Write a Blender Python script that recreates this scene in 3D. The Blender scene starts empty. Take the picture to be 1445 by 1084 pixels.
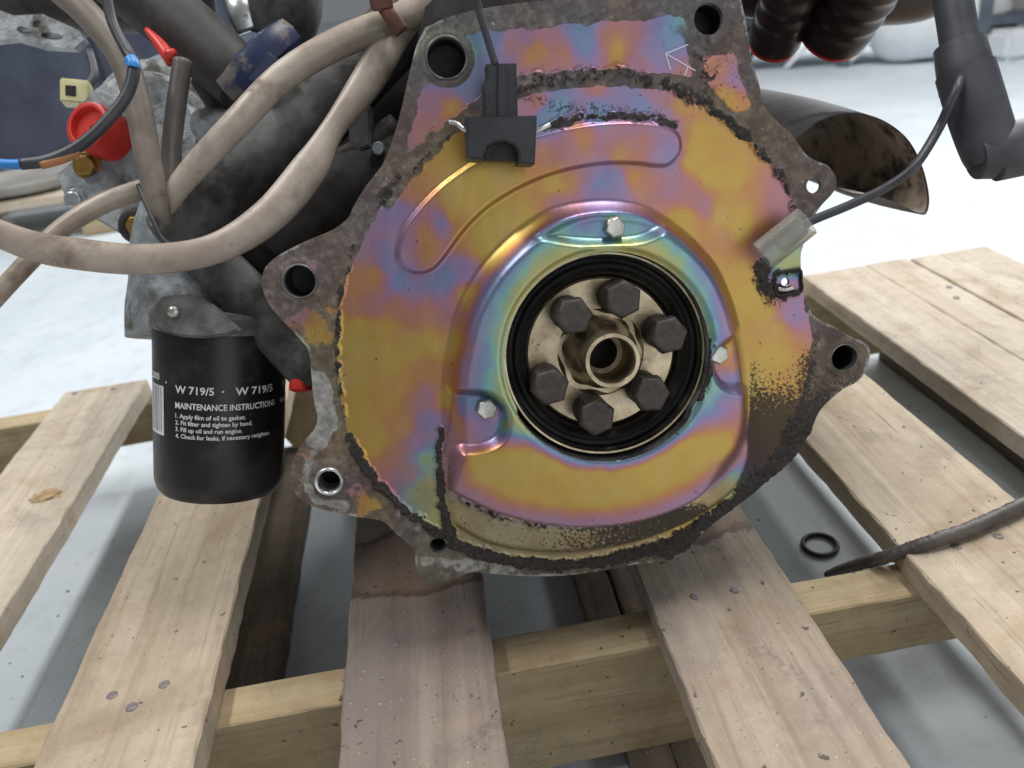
import bpy, bmesh, math, random
import numpy as np
from mathutils import Vector, Matrix
from mathutils.geometry import delaunay_2d_cdt
random.seed(7); RNG = np.random.default_rng(7)
S = bpy.context.scene
COL = S.collection

# ------------------------------------------------------------------ camera
F, CX, CY, CAM_H = 1124.0, 722.5, 542.0, 0.463
D1 = Vector((-166.5, -571.0, F)).normalized()            # boards run away from the camera
D2 = Vector((.984, -.165, .06)); D2 = (D2 - D1*D2.dot(D1)).normalized()   # stringers run right
UP = D1.cross(D2); UP = UP if UP.y < 0 else -UP
def c2w(v): return Vector((v.dot(D2), v.dot(D1), v.dot(UP)))
CX_W, CY_W, CZ_W = c2w(Vector((1,0,0))), c2w(Vector((0,1,0))), c2w(Vector((0,0,1)))
CAM = Vector((0, 0, CAM_H))
cam = bpy.data.cameras.new('camera'); cam_o = bpy.data.objects.new('camera', cam); COL.objects.link(cam_o)
m = Matrix.Identity(4)
for i in range(3): m[i][0], m[i][1], m[i][2], m[i][3] = CX_W[i], -CY_W[i], -CZ_W[i], CAM[i]
cam_o.matrix_world = m
cam.sensor_width = 36; cam.lens = 36*F/1445; cam.clip_start = .01; cam.clip_end = 100
cam.dof.use_dof = True; cam.dof.focus_distance = .42; cam.dof.aperture_fstop = 9
S.camera = cam_o
S.render.resolution_x, S.render.resolution_y = 1024, 768
# ------------------------------------------------------------------ light
w = bpy.data.worlds.new('World'); S.world = w; w.use_nodes = True
bg = w.node_tree.nodes['Background']; bg.inputs[0].default_value = (.90, .95, 1.0, 1); bg.inputs[1].default_value = .185
def area(name, loc, target, sx, sy, power, col):
    l = bpy.data.lights.new(name, 'AREA'); l.shape = 'RECTANGLE'; l.size = sx; l.size_y = sy; l.energy = power; l.color = col
    o = bpy.data.objects.new(name, l); COL.objects.link(o); o.location = loc
    o.rotation_euler = (Vector(target)-Vector(loc)).to_track_quat('-Z', 'Y').to_euler(); return o
for x_, y_, p_ in ((-1.4, .7, 64), (1.0, .9, 68), (2.6, 3.2, 55)):
    area('ceiling_lamp', (x_, y_, 3.1), (x_, y_, 0), .3, 2.4, p_, (1, .98, .95)).rotation_euler = (0, 0, 0)
area('daylight_door', (4.4, 5.0, 2.4), (1.0, 2.0, 0), 3.2, 2.6, 205, (.93, .97, 1))
area('daylight_window', (1.3, -1.7, .85), (.05, .4, .35), 2.6, 1.8, 15, (.97, .98, 1))
vs = S.view_settings; vs.view_transform = 'Standard'; vs.look = 'None'; vs.exposure = 0.0; vs.gamma = 1
S.render.engine = 'CYCLES'

# ------------------------------------------------------------------ coordinates
def ray(px, py): return c2w(Vector(((px-CX)/F, (py-CY)/F, 1)))
def onz(px, py, z):
    r = ray(px, py); return CAM + r*((z-CAM_H)/r.z)
def atd(px, py, d): return CAM + ray(px, py)*d
N_C = Vector((.10, .19, -.976)).normalized()
U_C = Vector((.07, -.98, -.19)); U_C = (U_C - N_C*U_C.dot(N_C)).normalized()
EN, EU = c2w(N_C), c2w(U_C); ER = EU.cross(EN)          # plate normal (out), up, right
O = atd(852, 500, .416)
def E(px, py, off=0.0):                                   # picture point on the plane `off` metres in front of the plate
    r = ray(px, py); return CAM + r*((O + EN*off - CAM).dot(EN)/r.dot(EN))
def loc2(px, py, off=0.0):
    d = E(px, py, off) - O; return (d.dot(ER), d.dot(EU))
def EL(u, v, o=0.0): return O + ER*u + EU*v + EN*o
ROT = Matrix((ER, EU, EN)).transposed()                   # local x,y,z -> right, up, out
def frame(org, zax, xhint=None):
    z = zax.normalized(); x = (xhint or ER); x = (x - z*x.dot(z)).normalized(); y = z.cross(x)
    M = Matrix((x, y, z)).transposed().to_4x4(); M.translation = org; return M

# ------------------------------------------------------------------ object helpers
def tag(o, label=None, cat=None, group=None, kind=None):
    for k, v in (('label', label), ('category', cat), ('group', group), ('kind', kind)):
        if v: o[k] = v
    return o
def empty(name, loc):
    o = bpy.data.objects.new(name, None); COL.objects.link(o); o.location = loc; o.empty_display_size = .02; return o
WM = {}
def put(name, me, mat, parent=None, M=None, smooth=False, angle=None):
    if mat is not None and not me.materials: me.materials.append(mat)
    if smooth:
        me.shade_smooth()
        if angle: me.set_sharp_from_angle(angle=math.radians(angle))
    o = bpy.data.objects.new(name, me); COL.objects.link(o)
    M = M or Matrix.Identity(4); WM[o.name] = M
    if parent:
        o.parent = parent
        pm = WM.get(parent.name) or Matrix.Translation(parent.location)
        o.matrix_basis = pm.inverted() @ M
    else: o.matrix_world = M
    return o
def me_from(vs_, fs_, name='m'):
    me = bpy.data.meshes.new(name); me.from_pydata([tuple(v) for v in vs_], [], fs_); me.update(); return me
def bm_me(bm):
    bmesh.ops.recalc_face_normals(bm, faces=bm.faces); me = bpy.data.meshes.new('m'); bm.to_mesh(me); bm.free(); return me
def box_me(x0, x1, y0, y1, z0, z1, bev=.0015, seg=2):
    bm = bmesh.new(); bmesh.ops.create_cube(bm, size=1)
    for v in bm.verts: v.co = Vector((x0+(v.co.x+.5)*(x1-x0), y0+(v.co.y+.5)*(y1-y0), z0+(v.co.z+.5)*(z1-z0)))
    if bev: bmesh.ops.bevel(bm, geom=bm.edges[:], offset=bev, segments=seg, affect='EDGES')
    return bm_me(bm)
def lathe_me(prof, seg=48, cap0=True, cap1=True, wob=None):
    vs_, fs_ = [], []
    for (r, h) in prof:
        for k in range(seg):
            a = 2*math.pi*k/seg; rr = r if wob is None else r*wob(a, h); vs_.append((rr*math.cos(a), rr*math.sin(a), h))
    for i in range(len(prof)-1):
        for k in range(seg):
            k2 = (k+1) % seg; fs_.append((i*seg+k, i*seg+k2, (i+1)*seg+k2, (i+1)*seg+k))
    if cap0: fs_.append(tuple(range(seg-1, -1, -1)))
    if cap1: fs_.append(tuple((len(prof)-1)*seg+k for k in range(seg)))
    me = me_from(vs_, fs_); bm = bmesh.new(); bm.from_mesh(me); bpy.data.meshes.remove(me); return bm_me(bm)
def spline(pts, n=10):
    P = [np.array(p, float) for p in pts]; P = [2*P[0]-P[1]] + P + [2*P[-1]-P[-2]]; out = []
    for i in range(1, len(P)-2):
        for k in range(n):
            t = k/n; a, b, c, d = P[i-1:i+3]
            out.append(.5*((2*b)+(-a+c)*t+(2*a-5*b+4*c-d)*t*t+(-a+3*b-3*c+d)*t**3))
    out.append(P[-2]); return out
def tube_me(pts, rad, seg=16, n=10, flat=None, wob=0.0, capr=True):
    """pts: world points; rad: number or list; flat: list of squeeze factors"""
    k = len(pts); rad = rad if isinstance(rad, (list, tuple)) else [rad]*k; flat = flat or [1]*k
    s = spline([(*p, r, f) for p, r, f in zip(pts, rad, flat)], n)
    C = [Vector(q[:3]) for q in s]; vs_, fs_ = [], []; nrm = None
    for i, c in enumerate(C):
        t = (C[min(i+1, len(C)-1)]-C[max(i-1, 0)]).normalized()
        if nrm is None: nrm = (EN - t*EN.dot(t)).normalized() if abs(EN.dot(t)) < .9 else (EU - t*EU.dot(t)).normalized()
        nrm = (nrm - t*nrm.dot(t)).normalized(); b = t.cross(nrm); r, fl = float(s[i][3]), float(s[i][4])
        for j in range(seg):
            a = 2*math.pi*j/seg; rr = r*(1+wob*(random.random()-.5)) if wob else r
            vs_.append(c + b*(rr*math.cos(a)) + nrm*(rr*fl*math.sin(a)))
    for i in range(len(C)-1):
        for j in range(seg):
            j2 = (j+1) % seg; fs_.append((i*seg+j, i*seg+j2, (i+1)*seg+j2, (i+1)*seg+j))
    if capr: fs_ += [tuple(range(seg-1, -1, -1)), tuple((len(C)-1)*seg+j for j in range(seg))]
    me = me_from(vs_, fs_); bm = bmesh.new(); bm.from_mesh(me); bpy.data.meshes.remove(me); return bm_me(bm)
def poly_me(poly, w0, w1, bev=.0, px=True):
    """polygon (picture points on the plane w1 before the plate) extruded back to w0"""
    p = [loc2(*q, w1) for q in poly] if px else poly
    bm = bmesh.new(); a = [bm.verts.new(EL(u, v, w1)) for u, v in p]; f = bm.faces.new(a)
    r = bmesh.ops.extrude_face_region(bm, geom=[f]); 
    for v in r['geom']:
        if isinstance(v, bmesh.types.BMVert): v.co += EN*(w0-w1)
    if bev: bmesh.ops.bevel(bm, geom=[e for e in bm.edges if e.calc_face_angle(0) > .5], offset=bev, segments=2, affect='EDGES')
    return bm_me(bm)

# ------------------------------------------------------------------ material helper
class NT:
    def __init__(s, name):
        s.m = bpy.data.materials.new(name); s.m.use_nodes = True; s.t = s.m.node_tree; s.b = s.t.nodes['Principled BSDF']
    def n(s, typ, **k):
        nd = s.t.nodes.new('ShaderNode'+typ)
        for a, v in k.items(): setattr(nd, a, v)
        return nd
    def set(s, sock, v):
        if hasattr(v, 'is_output') or isinstance(v, bpy.types.NodeSocket): s.t.links.new(v, sock)
        else: sock.default_value = v
    def obj(s): return s.n('TexCoord').outputs['Object']
    def rnd(s): return s.n('ObjectInfo').outputs['Random']
    def noise(s, vec, scale, det=4, rough=.55, dist=0, col=False):
        nd = s.n('TexNoise'); s.set(nd.inputs['Vector'], vec); nd.inputs['Scale'].default_value = scale
        nd.inputs['Detail'].default_value = det; nd.inputs['Roughness'].default_value = rough; nd.inputs['Distortion'].default_value = dist
        return nd.outputs['Color' if col else 'Fac']
    def map(s, vec, sc, off=None):
        nd = s.n('Mapping'); s.set(nd.inputs['Vector'], vec); nd.inputs['Scale'].default_value = sc
        if off is not None: s.set(nd.inputs['Location'], off)
        return nd.outputs[0]
    def ma(s, op, a, b=0.0, c=0.0, clamp=False):
        nd = s.n('Math', operation=op, use_clamp=clamp); s.set(nd.inputs[0], a); s.set(nd.inputs[1], b); s.set(nd.inputs[2], c); return nd.outputs[0]
    def ramp(s, fac, stops, mode='LINEAR'):
        nd = s.n('ValToRGB'); s.set(nd.inputs[0], fac); cr = nd.color_ramp; cr.interpolation = mode
        while len(cr.elements) < len(stops): cr.elements.new(.5)
        for e, (p, c) in zip(cr.elements, stops):
            e.position = p; e.color = (*c, 1) if isinstance(c, tuple) else (c, c, c, 1)
        return nd.outputs[0]
    def step(s, v, a, b):
        nd = s.n('MapRange', interpolation_type='SMOOTHSTEP'); s.set(nd.inputs[0], v); nd.inputs[1].default_value = a; nd.inputs[2].default_value = b; return nd.outputs[0]
    def mix(s, f, a, b, mode='MIX'):
        nd = s.n('Mix', data_type='RGBA', blend_type=mode); s.set(nd.inputs['Factor'], f)
        for k, v in ((6, a), (7, b)): s.set(nd.inputs[k], (*v, 1) if isinstance(v, tuple) else v)
        return nd.outputs[2]
    def bump(s, h, st, dist=.001):
        nd = s.n('Bump'); nd.inputs['Strength'].default_value = st; nd.inputs['Distance'].default_value = dist; s.set(nd.inputs['Height'], h); s.set(s.b.inputs['Normal'], nd.outputs[0])
    def attr(s, name): return s.n('Attribute', attribute_name=name).outputs['Fac']
    def out(s, **k):
        for a, v in k.items():
            a = {'base': 'Base Color', 'rough': 'Roughness', 'metal': 'Metallic', 'spec': 'Specular IOR Level', 'coat': 'Coat Weight', 'trans': 'Transmission Weight', 'alpha': 'Alpha'}[a]
            s.set(s.b.inputs[a], (*v, 1) if isinstance(v, tuple) else v)
        return s.m
def L(r, g, b): return tuple(((c/255+.055)/1.055)**2.4 if c > 10 else c/255/12.92 for c in (r, g, b))
def simple(name, c1, c2, rough=.5, metal=0.0, scale=60, bump=.2, rv=.15, dirt=None, dscale=25, dlo=.5, dhi=.65, spec=.5):
    n = NT(name); v = n.obj(); a = n.noise(v, scale, 5, .6); base = n.mix(n.step(a, .3, .7), c1, c2)
    r = n.ma('ADD', rough-rv/2, n.ma('MULTIPLY', a, rv)); mt = metal
    if dirt:
        d = n.step(n.noise(v, dscale, 6, .65), dlo, dhi); base = n.mix(d, base, dirt); r = n.ma('MAXIMUM', r, n.ma('MULTIPLY', d, .85)); mt = n.ma('MULTIPLY', n.ma('SUBTRACT', 1, d), metal)
    if bump: n.bump(n.noise(v, scale*4, 4, .6), bump, .0006)
    return n.out(base=base, rough=r, metal=mt, spec=spec)

# wood -----------------------------------------------------------------
def wood_mat(name, c_lo, c_hi, axis, grime, stain=None):
    n = NT(name); v = n.obj(); off = n.n('CombineXYZ'); r = n.rnd()
    for i in range(3): n.set(off.inputs[i], n.ma('MULTIPLY', r, 7.3+3*i))
    sc = [26, 26, 26]; sc[axis] = 1.6
    g = n.map(v, sc, off.outputs[0]); w1 = n.noise(g, 1.0, 6, .6, 1.6); sc2 = [240, 240, 240]; sc2[axis] = 9
    fine = n.noise(n.map(v, sc2, off.outputs[0]), 1.0, 4, .6, .4)
    base = n.ramp(w1, [(.28, c_lo), (.5, tuple((a+b)/2 for a, b in zip(c_lo, c_hi))), (.68, c_hi)])
    base = n.mix(n.ma('MULTIPLY', n.step(fine, .48, .72), .42), base, tuple(c*.62 for c in c_lo))
    vo = n.map(v, (1, 1, 1), off.outputs[0])
    base = n.mix(n.ma('MULTIPLY', n.step(n.noise(vo, 75, 6, .75), .42, .68), .22), base, tuple(c*.55 for c in c_lo))
    gr = n.step(n.noise(vo, 11, 5, .6, .5), .62-grime*.28, .80-grime*.12)
    base = n.mix(n.ma('MULTIPLY', gr, .30+grime*.4), base, L(128, 118, 118))
    blotch = n.step(n.noise(vo, 18, 4, .6, .6), .52, .70); base = n.mix(n.ma('MULTIPLY', blotch, .34), base, L(158, 128, 96))
    bl2 = n.step(n.noise(vo, 9, 5, .65, .8), .52, .66); base = n.mix(n.ma('MULTIPLY', bl2, .30), base, tuple(c*.5 for c in c_lo))
    scr = [330, 330, 330]; scr[axis] = 4; crk = n.ma('MULTIPLY', n.step(n.noise(n.map(v, scr, off.outputs[0]), 1.0, 3, .5, .8), .66, .70), n.step(n.noise(vo, 14, 3), .5, .6)); base = n.mix(n.ma('MULTIPLY', crk, .6), base, tuple(c*.22 for c in c_lo))
    sp = n.step(n.noise(vo, 170, 2, .5), .70, .74); base = n.mix(n.ma('MULTIPLY', sp, .75), base, L(62, 56, 54))
    sp2 = n.step(n.noise(vo, 420, 2, .5), .69, .73); base = n.mix(n.ma('MULTIPLY', sp2, .25+.5*grime), base, L(84, 76, 72))
    sm = n.ma('MULTIPLY', n.step(n.noise(vo, 16, 4, .6, .8), .56, .70), n.step(n.noise(vo, 260, 4, .7), .38, .62)); base = n.mix(n.ma('MULTIPLY', sm, .12+.55*grime), base, L(86, 80, 82))
    wsp = n.step(n.noise(vo, 520, 2, .5), .72, .75); base = n.mix(n.ma('MULTIPLY', wsp, .3+.6*grime), base, L(236, 234, 228))
    if stain:
        sx, sy, rx, ry = stain; xyz = n.n('SeparateXYZ'); n.set(xyz.inputs[0], v)
        dx = n.ma('DIVIDE', n.ma('SUBTRACT', xyz.outputs[0], sx), rx); dy = n.ma('DIVIDE', n.ma('SUBTRACT', xyz.outputs[1], sy), ry)
        d = n.ma('SQRT', n.ma('ADD', n.ma('MULTIPLY', dx, dx), n.ma('MULTIPLY', dy, dy)))
        d = n.ma('ADD', d, n.ma('MULTIPLY', n.ma('SUBTRACT', n.noise(v, 55, 5, .6), .5), .55))
        ring = n.ma('SUBTRACT', n.step(d, .80, .97), n.step(d, 1.0, 1.03)); ins = n.ma('SUBTRACT', 1, n.step(d, .9, 1.02))
        base = n.mix(n.ma('MULTIPLY', ins, .42), base, L(120, 96, 84)); base = n.mix(n.ma('MULTIPLY', ring, .6), base, L(84, 62, 58))
    n.bump(n.ma('ADD', fine, n.ma('MULTIPLY', w1, .7)), .35, .0012)
    return n.out(base=base, rough=.78, spec=.25)
M = {}
WL, WH = L(180, 163, 140), L(208, 194, 173)
M['wood_clean'] = wood_mat('pine_clean', WL, WH, 1, .12)
M['wood_pale'] = wood_mat('pine_pale', L(194, 180, 161), L(216, 206, 190), 1, .1)
M['wood_dirty'] = wood_mat('pine_dirty', L(140, 125, 114), L(167, 153, 141), 1, .8, (-.035, .425, .085, .036))
M['wood_dirty2'] = wood_mat('pine_dirty_far', L(150, 135, 119), L(180, 165, 148), 1, .62, (.125, .43, .09, .04))
M['wood_x'] = wood_mat('pine_stringer', L(172, 152, 119), L(198, 181, 149), 0, .15)
M['wood_grey'] = wood_mat('pine_grey', L(92, 83, 74), L(124, 114, 102), 1, .5)
M['knot'] = simple('knot', L(150, 122, 84), L(196, 172, 132), .8, 0, 120, .6)
M['nail'] = simple('nail_steel', L(118, 110, 110), L(160, 152, 152), .65, .3, 300, .2, dirt=L(92, 62, 46))
# floor ----------------------------------------------------------------
n = NT('painted_concrete'); v = n.obj(); a = n.noise(v, 3, 5, .6); b = n.noise(v, 26, 6, .65)
base = n.mix(n.step(a, .35, .7), L(206, 217, 226), L(222, 231, 238)); base = n.mix(n.ma('MULTIPLY', n.step(b, .48, .72), .4), base, L(172, 180, 184))
base = n.mix(n.ma('MULTIPLY', n.step(n.noise(v, 190, 2), .70, .74), .5), base, L(110, 112, 112))
n.bump(n.noise(v, 120, 4), .12, .001); M['floor'] = n.out(base=base, rough=n.ma('ADD', .38, n.ma('MULTIPLY', b, .25)), spec=.45)
# metals ---------------------------------------------------------------
M['cast'] = simple('cast_aluminium', L(96, 97, 95), L(138, 139, 136), .5, .55, 70, .5, dirt=L(74, 70, 66), dscale=22, dlo=.44, dhi=.66)
M['cast_edge'] = simple('cast_rim', L(96, 94, 92), L(170, 172, 172), .5, .6, 90, .5, dirt=L(54, 50, 48), dscale=30, dlo=.45, dhi=.62)
M['cast_light'] = simple('cast_light', L(128, 134, 138), L(170, 176, 180), .5, .4, 90, .7, dirt=L(86, 82, 76), dscale=34, dlo=.48, dhi=.66)
M['cast_dark'] = simple('oily_casting', L(44, 41, 40), L(74, 70, 68), .55, .3, 60, .5, dirt=L(22, 20, 19), dscale=18)
M['oily'] = simple('oily_black', L(24, 22, 22), L(48, 44, 42), .5, .1, 60, .4)
M['steel'] = simple('machined_steel', L(146, 132, 108), L(196, 182, 154), .3, .9, 90, .12, dirt=L(110, 92, 70), dscale=70, dlo=.58, dhi=.75)
M['zinc'] = simple('zinc_bolt', L(180, 180, 172), L(214, 214, 208), .35, .85, 160, .25, dirt=L(140, 126, 96), dscale=160, dlo=.55, dhi=.7)
M['bright'] = simple('bright_steel', L(190, 194, 196), L(225, 228, 230), .3, .9, 120, .2, dirt=L(110, 104, 98), dscale=90, dlo=.56, dhi=.72)
M['black_bolt'] = simple('black_oxide', L(58, 53, 51), L(84, 77, 73), .5, .35, 140, .35, dirt=L(104, 98, 94), dscale=60, dlo=.62, dhi=.8)
M['rubber'] = simple('seal_rubber', L(20, 20, 20), L(34, 33, 32), .42, 0, 120, .25)
M['brass'] = simple('brass', L(150, 118, 60), L(186, 150, 84), .4, .8, 120, .2, dirt=L(84, 66, 44), dscale=120)
M['red_plastic'] = simple('red_plastic', L(196, 44, 38), L(216, 62, 54), .4, 0, 60, .05)
M['black_plastic'] = simple('black_plastic', L(36, 38, 42), L(52, 54, 58), .45, 0, 90, .12, dirt=L(88, 84, 80), dscale=70, dlo=.62, dhi=.85)
M['rubber_boot'] = simple('boot_rubber', L(58, 60, 66), L(74, 76, 82), .5, 0, 60, .15)
M['blue_plastic'] = simple('blue_clamp', L(24, 34, 66), L(36, 50, 88), .4, 0, 50, .1, dirt=L(120, 112, 104), dscale=40, dlo=.52, dhi=.66)
M['hose'] = simple('hose_rubber', L(32, 31, 31), L(50, 47, 45), .6, 0, 50, .25, dirt=L(78, 71, 65), dscale=30, dlo=.54, dhi=.8)
M['sheath'] = simple('beige_sheath', L(152, 138, 126), L(188, 176, 164), .36, 0, 30, .25, dirt=L(110, 92, 80), dscale=34, dlo=.5, dhi=.74)
M['sheath_grey'] = simple('grey_sheath', L(100, 90, 82), L(136, 126, 116), .5, 0, 30, .25, dirt=L(74, 66, 60), dscale=30, dlo=.5, dhi=.74)
M['sheath_dark'] = simple('dark_sheath', L(66, 60, 56), L(92, 85, 80), .5, 0, 30, .2)
M['wire_black'] = simple('wire_black', L(46, 48, 54), L(66, 68, 74), .45, 0, 60, .1)
M['wire_blue'] = simple('wire_blue', L(50, 130, 205), L(70, 150, 220), .4, 0, 60, .05)
M['wire_orange'] = simple('wire_brown', L(150, 100, 60), L(176, 120, 76), .4, 0, 60, .05)
M['ivory'] = simple('ivory_plastic', L(206, 200, 150), L(224, 220, 176), .45, 0, 80, .05)
M['tape_brown'] = simple('brown_clip', L(92, 56, 46), L(118, 74, 60), .5, 0, 80, .2)
M['pipe_grey'] = simple('pipe_grey', L(64, 65, 64), L(100, 102, 100), .6, .2, 60, .5, dirt=L(40, 37, 35), dscale=20, dlo=.44, dhi=.64)
M['exhaust'] = simple('sooty_pipe', L(58, 54, 56), L(88, 82, 82), .6, .3, 40, .3, dirt=L(46, 42, 40), dscale=16, dlo=.48, dhi=.62)
M['exhaust_in'] = simple('dusty_bore_lightened', L(176, 160, 144), L(206, 192, 176), .7, .1, 40, .3, dirt=L(84, 74, 68), dscale=30, dlo=.45, dhi=.6)  # bore dust painted lighter to stand in for light that barely reaches inside
M['manifold'] = simple('dark_manifold', L(34, 26, 26), L(60, 46, 44), .35, .1, 30, .2)
M['navy'] = simple('navy_wrap', L(60, 66, 84), L(82, 88, 106), .45, 0, 6, .2)
M['rack'] = simple('rack_steel', L(74, 80, 92), L(98, 106, 118), .5, .2, 20, .1)
M['rack_dark'] = simple('rack_goods_dark', L(50, 52, 58), L(84, 88, 94), .6, 0, 8, .1)
M['white_goods'] = simple('white_wrap', L(224, 228, 232), L(240, 243, 246), .5, 0, 8, .2)
M['paint_white'] = simple('print_white', L(214, 216, 218), L(228, 230, 232), .55, 0, 200, 0)
M['grey_goods'] = simple('grey_goods', L(130, 128, 126), L(168, 166, 162), .6, 0, 8, .1)
M['scratch'] = simple('scratch', L(205, 205, 210), L(225, 225, 228), .5, .3, 100, 0)
M['crumb'] = simple('crumbs', L(40, 36, 34), L(70, 62, 58), .8, 0, 100, .2)
M['splinter'] = simple('splinter', L(214, 184, 140), L(232, 206, 164), .8, 0, 100, .2)
n = NT('black_can'); v = n.obj(); d = n.noise(v, 26, 6, .65); g = n.step(d, .48, .72)
zz = n.n('SeparateXYZ'); n.set(zz.inputs[0], v)
base = n.mix(n.ma('MULTIPLY', g, .5), L(26, 27, 30), L(74, 66, 60)); base = n.mix(n.ma('MULTIPLY', n.step(n.noise(v, 90, 5), .6, .75), .25), base, L(96, 88, 80))
n.bump(n.noise(v, 200, 3), .08, .0004); M['can'] = n.out(base=base, rough=n.ma('ADD', .36, n.ma('MULTIPLY', g, .3)))
n = NT('clear_plastic'); v = n.obj(); n.b.inputs['IOR'].default_value = 1.45
M['clear'] = n.out(base=L(226, 226, 220), rough=.18, trans=.85)

# iridescent plate -------------------------------------------------------
n = NT('yellow_zinc_plate'); v = n.obj()
film = n.ma('ADD', n.attr('film'), n.ma('MULTIPLY', n.ma('SUBTRACT', n.noise(v, 95, 4, .6), .5), .05))
RAMP = [(0.0, L(200, 168, 74)), (.07, L(200, 158, 70)), (.14, L(196, 134, 80)), (.25, L(182, 118, 128)), (.38, L(158, 124, 176)), (.50, L(120, 134, 190)),
        (.60, L(104, 152, 190)), (.70, L(116, 182, 178)), (.80, L(158, 180, 132)), (.90, L(186, 180, 108)), (1.0, L(206, 168, 84))]
base = n.ramp(film, [(p_, tuple((c_*.80+g_*.20)*.88 for c_, g_ in zip(q_, L(178, 162, 130)))) for p_, q_ in RAMP])
cl = n.noise(v, 60, 5, .6); base = n.mix(n.ma('MULTIPLY', n.step(cl, .45, .75), .16), base, L(176, 168, 150))
base = n.mix(n.ma('MULTIPLY', n.attr('pale'), .72), base, n.ramp(cl, [(.35, L(140, 118, 100)), (.65, L(164, 146, 118))]))
fine = n.noise(v, 420, 4, .65); mid = n.noise(v, 130, 5, .7)
brg = n.noise(v, 210, 5, .7)
dirt_c = n.ramp(brg, [(.25, L(46, 43, 40)), (.48, L(84, 79, 72)), (.64, L(116, 111, 102)), (.80, L(168, 165, 158))])
dirt_c = n.mix(n.ma('MULTIPLY', n.step(mid, .5, .62), .55), dirt_c, L(76, 71, 64))
big = n.noise(v, 34, 5, .65, .6)
dirt_c = n.mix(n.ma('MULTIPLY', n.step(big, .52, .66), .75), dirt_c, L(58, 52, 48)); dirt_c = n.mix(n.ma('MULTIPLY', n.step(n.noise(v, 46, 4, .6), .55, .68), .45), dirt_c, L(124, 112, 86))
dirt_c = n.mix(n.ma('MULTIPLY', n.step(n.noise(v, 480, 3, .6), .68, .73), .5), dirt_c, L(196, 194, 188))
df = n.step(n.ma('ADD', n.attr('dirt'), n.ma('MULTIPLY', n.ma('SUBTRACT', mid, .5), .9)), .38, .60)
base = n.mix(n.ma('MULTIPLY', df, .9), base, dirt_c)
sil = n.step(n.ma('ADD', n.attr('silver'), n.ma('MULTIPLY', n.ma('SUBTRACT', mid, .5), .8)), .40, .62)
base = n.mix(n.ma('MULTIPLY', sil, .8), base, n.ramp(brg, [(.3, L(118, 116, 114)), (.6, L(176, 176, 174)), (.75, L(206, 206, 204))]))
sf = n.step(n.ma('ADD', n.attr('soot'), n.ma('MULTIPLY', n.ma('SUBTRACT', n.noise(v, 620, 4, .75), .5), 2.2)), .44, .66)
base = n.mix(n.ma('MULTIPLY', sf, .9), base, L(44, 38, 36))
gf = n.step(n.ma('ADD', n.attr('gunk'), n.ma('MULTIPLY', n.ma('SUBTRACT', n.noise(v, 330, 5, .7), .5), 1.7)), .46, .60)
base = n.mix(gf, base, n.ramp(n.noise(v, 500, 4, .7), [(.35, L(22, 20, 20)), (.7, L(66, 58, 54))]))
spk = n.step(n.noise(v, 260, 2, .5), .735, .76); base = n.mix(n.ma('MULTIPLY', spk, .7), base, L(80, 64, 60))
bad = n.ma('MAXIMUM', n.ma('MAXIMUM', df, sf), gf)
n.bump(n.ma('ADD', n.ma('MULTIPLY', gf, 1.5), n.ma('ADD', n.ma('MULTIPLY', n.ma('MULTIPLY', brg, df), 1.2), n.ma('MULTIPLY', fine, .10))), .45, .0008)
M['plate'] = n.out(base=base, rough=n.ma('ADD', .36, n.ma('MULTIPLY', bad, .34)), metal=n.ma('MULTIPLY', n.ma('SUBTRACT', 1, bad), .72))

# ------------------------------------------------------------------ floor
fl = put('floor', me_from([(-9, -3, 0), (9, -3, 0), (9, 14, 0), (-9, 14, 0)], [(0, 1, 2, 3)]), M['floor']); tag(fl, kind='structure')

# ------------------------------------------------------------------ pallet
DZ = .123; BT = .017
pal = empty('wooden_pallet', (.0, .35, 0)); tag(pal, 'worn wooden slatted pallet carrying the engine on a pale floor', 'pallet')
def plank_me(x0, x1, y0, y1, z0, z1, axis, rough=.0007, seed=0, cut=None):
    """plank with slightly uneven long edges; axis 0/1 is its length"""
    rs = np.random.default_rng(seed); a0, a1 = (x0, x1) if axis == 0 else (y0, y1); b0, b1 = (y0, y1) if axis == 0 else (x0, x1)
    K = 90; vs_, fs_ = [], []; ph = rs.random(8)*6
    for i in range(K+1):
        t = a0+(a1-a0)*i/K
        e = lambda k: rough*(.35*math.sin(t*23+ph[k])+.4*math.sin(t*83+ph[k+1])+1.3*(rs.random()-.5))
        c = .0011
        q = [(b0+e(0), z0), (b1+e(1), z0), (b1+e(2), z1-c), (b1+e(2)-c, z1), (b0+e(4)+c, z1), (b0+e(4), z1-c)]
        for (bb, zz_) in q:
            if cut and zz_ < z0+1e-6:
                zz_ = cut(t, zz_)
            vs_.append((t, bb, zz_) if axis == 0 else (bb, t, zz_))
    Q = 6
    for i in range(K):
        for j in range(Q): fs_.append((i*Q+j, i*Q+(j+1) % Q, (i+1)*Q+(j+1) % Q, (i+1)*Q+j))
    fs_ += [tuple(range(Q)), tuple(K*Q+j for j in range(Q))]
    me = me_from(vs_, fs_); bm = bmesh.new(); bm.from_mesh(me); bpy.data.meshes.remove(me); return bm_me(bm)
boards = [(-.413, -.327, 'wood_pale', .797), (-.255, -.168, 'wood_clean', .79), (-.092, -.008, 'wood_dirty', .79), (.087, .171, 'wood_dirty2', .79),
          (.246, .337, 'wood_clean', .79), (.388, .4615, 'wood_pale', .786), (.4635, .5105, 'wood_pale', .79), (.5125, .60, 'wood_pale', .785), (-.60, -.50, 'wood_pale', .79)]
deck = []
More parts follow.
